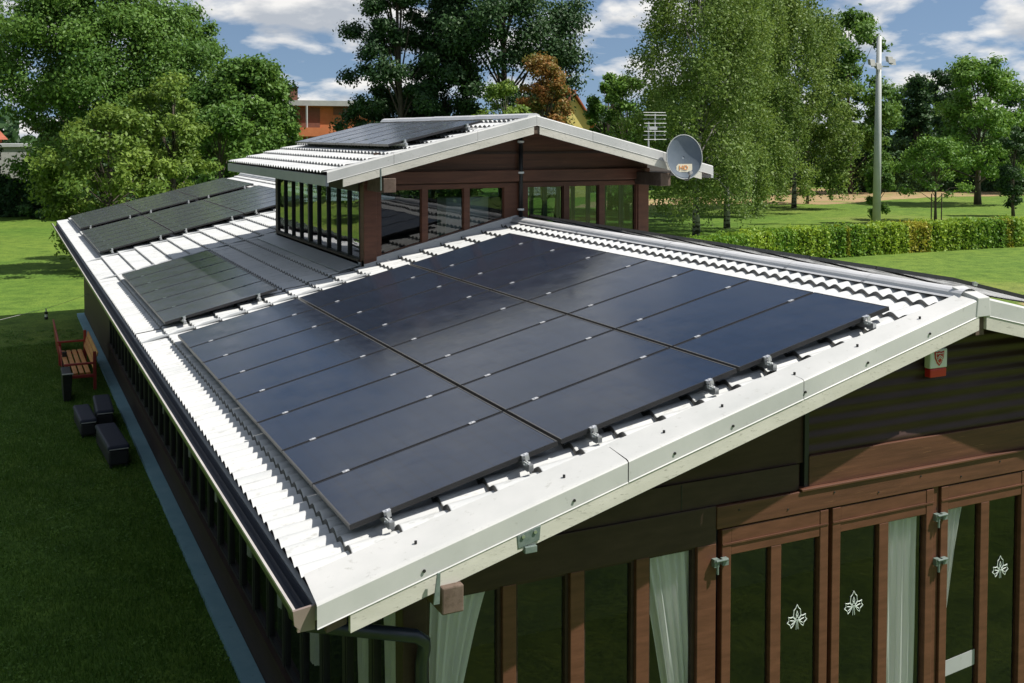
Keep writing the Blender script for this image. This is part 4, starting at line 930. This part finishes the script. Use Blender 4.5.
r=RS(18); K=420; cx=-2.7+3.0*r.rand(K); cy=-2+34*r.rand(K); n=45; C=np.repeat(np.stack([cx,cy],1),n,0)+r.normal(size=(K*n,2))*.07*(1+r.rand(K).repeat(n)[:,None])
z=G+.015+.03*r.rand(K*n); V,F=leaf_quads(np.stack([C[:,0],C[:,1],z],1),np.full(K*n,.04),np.tile([0,0,.8],(K*n,1)),19,.3,.7)
o=np_mesh('clover_patches',V,F,M['leaf_bright'],None,np.clip(r.rand(K).repeat(n)*.7+.3*r.rand(K*n),0,1)); tag(o,kind='stuff')
# ------------------------------------------------------------------ distant buildings
bb=thing('brick_building','flat-roofed orange brick building with chimney behind the trees','building',(31.8,114.6,G))
MB().box(27.5,40,114,124,G,6.1).build('brick_wall',M['brick'],bb)
ro=MB().box(26.8,40.6,113.2,124.6,6.1,6.7).build('flat_roof',M['greyhouse'],bb)
c_=MB().box(28.0,29.0,114.6,115.8,6.7,8.1).build('chimney',M['brickdark'],ro)
MB().box(27.9,29.1,114.5,115.9,8.1,8.3).build('chimney_cap',M['black'],ro)
MB().box(27.6,31.4,113.93,114.02,3.6,5.9).build('dark_recess',M['brickdark'],bb)
MB().box(33,40,113.95,114.02,5.1,6.0).build('soffit_band',M['brickdark'],bb)
bc=MB().box(27.2,31.6,112.4,114,2.6,3.6).build('balcony',M['brick'],bb)
MB().tube([(29.6,113.0,G),(29.6,113.0,6.1)],.12,8).build('balcony_post',M['steel'],bb)
MB().box(28.5,31.3,113.9,114.03,1.2,2.3).build('window_band',M['black'],bb)
yh=thing('yellow_house','small yellow gabled house with red roof glimpsed between the trees','house',(51.5,90,G))
m=MB(); 
m.add([(49.5,90,G),(53.5,90,G),(53.5,90,4.2),(51.5,90,6.9),(49.5,90,4.2),(49.5,99,G),(53.5,99,G),(53.5,99,4.2),(51.5,99,6.9),(49.5,99,4.2)],[(0,1,2,3,4),(9,8,7,6,5),(0,5,6,1),(1,6,7,2),(0,4,9,5)]); m.build('walls',M['yellow'],yh)
m=MB(); m.hexa([(48.9,89.6,3.5),(51.5,89.6,7.05),(51.5,99.4,7.05),(48.9,99.4,3.5),(48.9,89.6,3.7),(51.5,89.6,7.3),(51.5,99.4,7.3),(48.9,99.4,3.7)]); m.hexa([(51.5,89.6,7.05),(54.1,89.6,3.5),(54.1,99.4,3.5),(51.5,99.4,7.05),(51.5,89.6,7.3),(54.1,89.6,3.7),(54.1,99.4,3.7),(51.5,99.4,7.3)]); m.build('roof',M['redtile'],yh)
MB().box(51,52,89.95,90.03,2.2,3.6).build('window',M['black'],yh)
rh_=thing('red_roofed_house','house with red tiled roof and grey extension at the left edge','house',(-6,118,G))
MB().box(-14,-1.8,116,126,G,2.4).build('walls',M['brick'],rh_)
m=MB(); m.add([(-15,115.4,2.3),(-1.2,115.4,2.3),(-1.2,126.6,2.3),(-15,126.6,2.3),(-15,121,7.3),(-5.4,121,7.3)],[(0,1,5,4),(1,2,5),(2,3,4,5),(3,0,4),(3,2,1,0)]); m.build('roof',M['redtile'],rh_)
MB().box(-9,.8,110,116,G,1.6).build('extension',M['greyhouse'],rh_)
MB().box(-9.2,1.0,109.8,115.9,1.6,1.9).build('extension_roof',M['steel'],rh_)
gh=thing('grey_house','low grey house with pitched roof far behind the mast','house',(100,112,G))
MB().box(90,112,110,120,G,1.2).build('walls',M['greyhouse'],gh)
m=MB(); m.add([(89,109.4,1.1),(113,109.4,1.1),(113,120.6,1.1),(89,120.6,1.1),(89.5,115,4.2),(112.5,115,4.2)],[(0,1,5,4),(1,2,5),(2,3,4,5),(3,0,4)]); m.build('roof',M['steel'],gh)
for x in (93,99,105): MB().box(x,x+1.4,109.93,110.03,-1.5,0).build('window',M['black'],gh)
# bare-trunk row under the birches
for i,(x,y) in enumerate(((45.5,60),(66.5,71.5))):
    B('broadleaf_tree',['small dark tree in the shade of the birches','small tree at the edge of the sand path'][i],x,y,6.5+i,4.5,'leaf_dark',80+i,h0=2.2,nclump=32,per=170,leaf=.26)

# ------------------------------------------------------------------ light, sky, camera
d=Vector((-.6,.37,-1)).normalized()
sl=bpy.data.lights.new('sun','SUN'); sl.energy=4.9; sl.angle=R(.53); sl.color=(1,.95,.87)
so=bpy.data.objects.new('sun',sl); COL.objects.link(so); so.rotation_euler=d.to_track_quat('-Z','Y').to_euler(); so.location=(20,-10,30)
w=bpy.data.worlds.new('World'); SC.world=w; w.use_nodes=True; n=w.node_tree; n.nodes.clear()
out=n.nodes.new('ShaderNodeOutputWorld'); bg=n.nodes.new('ShaderNodeBackground'); sky=n.nodes.new('ShaderNodeTexSky')
sky.sky_type='NISHITA'; sky.sun_disc=False; sky.sun_elevation=math.asin(-d.z); sky.sun_rotation=math.atan2(-d.x,-d.y)
sky.air_density=1.0; sky.dust_density=.4; sky.ozone_density=1.6; sky.altitude=200
tc=n.nodes.new('ShaderNodeTexCoord'); sp=n.nodes.new('ShaderNodeSeparateXYZ'); n.links.new(tc.outputs['Generated'],sp.inputs[0])
def math_(op,a,b=None,clamp=False):
    k=n.nodes.new('ShaderNodeMath'); k.operation=op; k.use_clamp=clamp
    for i,v in enumerate((a,b)):
        if v is None: continue
        if isinstance(v,(int,float)): k.inputs[i].default_value=v
        else: n.links.new(v,k.inputs[i])
    return k.outputs[0]
# sample the sky a little higher than the true elevation: clear deep blue down to the tree line
zz=math_('ADD',math_('MULTIPLY',math_('MAXIMUM',sp.outputs['Z'],0.0),.85),.15)
cm=n.nodes.new('ShaderNodeCombineXYZ'); n.links.new(sp.outputs['X'],cm.inputs[0]); n.links.new(sp.outputs['Y'],cm.inputs[1]); n.links.new(zz,cm.inputs[2])
vn=n.nodes.new('ShaderNodeVectorMath'); vn.operation='NORMALIZE'; n.links.new(cm.outputs[0],vn.inputs[0])
if 'Vector' in sky.inputs: n.links.new(vn.outputs[0],sky.inputs['Vector'])
def clouds(dz):
    den=math_('ADD',math_('ADD',sp.outputs['Z'],dz),.3)
    c=n.nodes.new('ShaderNodeCombineXYZ'); n.links.new(math_('DIVIDE',sp.outputs['X'],den),c.inputs[0]); n.links.new(math_('DIVIDE',sp.outputs['Y'],den),c.inputs[1])
    t=n.nodes.new('ShaderNodeTexNoise'); t.inputs['Scale'].default_value=3.6; t.inputs['Detail'].default_value=9; t.inputs['Roughness'].default_value=.52; t.inputs['Distortion'].default_value=.15
    mp=n.nodes.new('ShaderNodeMapping'); mp.inputs['Location'].default_value=(3.1,1.4,.3); n.links.new(c.outputs[0],mp.inputs['Vector']); n.links.new(mp.outputs[0],t.inputs['Vector'])
    return t.outputs['Fac']
c0=clouds(0.0); c1=clouds(.012)
r0=n.nodes.new('ShaderNodeValToRGB'); r0.color_ramp.elements[0].position=.465; r0.color_ramp.elements[1].position=.57; n.links.new(c0,r0.inputs[0])
r1=n.nodes.new('ShaderNodeValToRGB'); r1.color_ramp.elements[0].position=.5; r1.color_ramp.elements[0].color=(9.4,9.3,9.1,1); r1.color_ramp.elements[1].position=.62; r1.color_ramp.elements[1].color=(4.9,5.3,5.9,1); n.links.new(c1,r1.inputs[0])
mx=n.nodes.new('ShaderNodeMix'); mx.data_type='RGBA'; n.links.new(r0.outputs[0],mx.inputs['Factor']); n.links.new(sky.outputs[0],mx.inputs['A']); n.links.new(r1.outputs[0],mx.inputs['B'])
n.links.new(mx.outputs['Result'],bg.inputs['Color']); bg.inputs['Strength'].default_value=.075
n.links.new(bg.outputs[0],out.inputs[0])

cam=bpy.data.cameras.new('camera'); co=bpy.data.objects.new('camera',cam); COL.objects.link(co); SC.camera=co
cam.sensor_width=36; cam.lens=1075.277/1024*36; cam.shift_y=-(341.5-180)/1024; cam.clip_end=5000; cam.clip_start=.1
co.location=(-2.329,-7.678,2.933); co.rotation_euler=(R(90)-math.atan2(180-133.4,1075.3),0,-.447)
vs=SC.view_settings; vs.view_transform='Standard'; vs.look='None'; vs.exposure=.4; vs.gamma=1
SC.cycles.max_bounces=8; SC.cycles.transparent_max_bounces=16
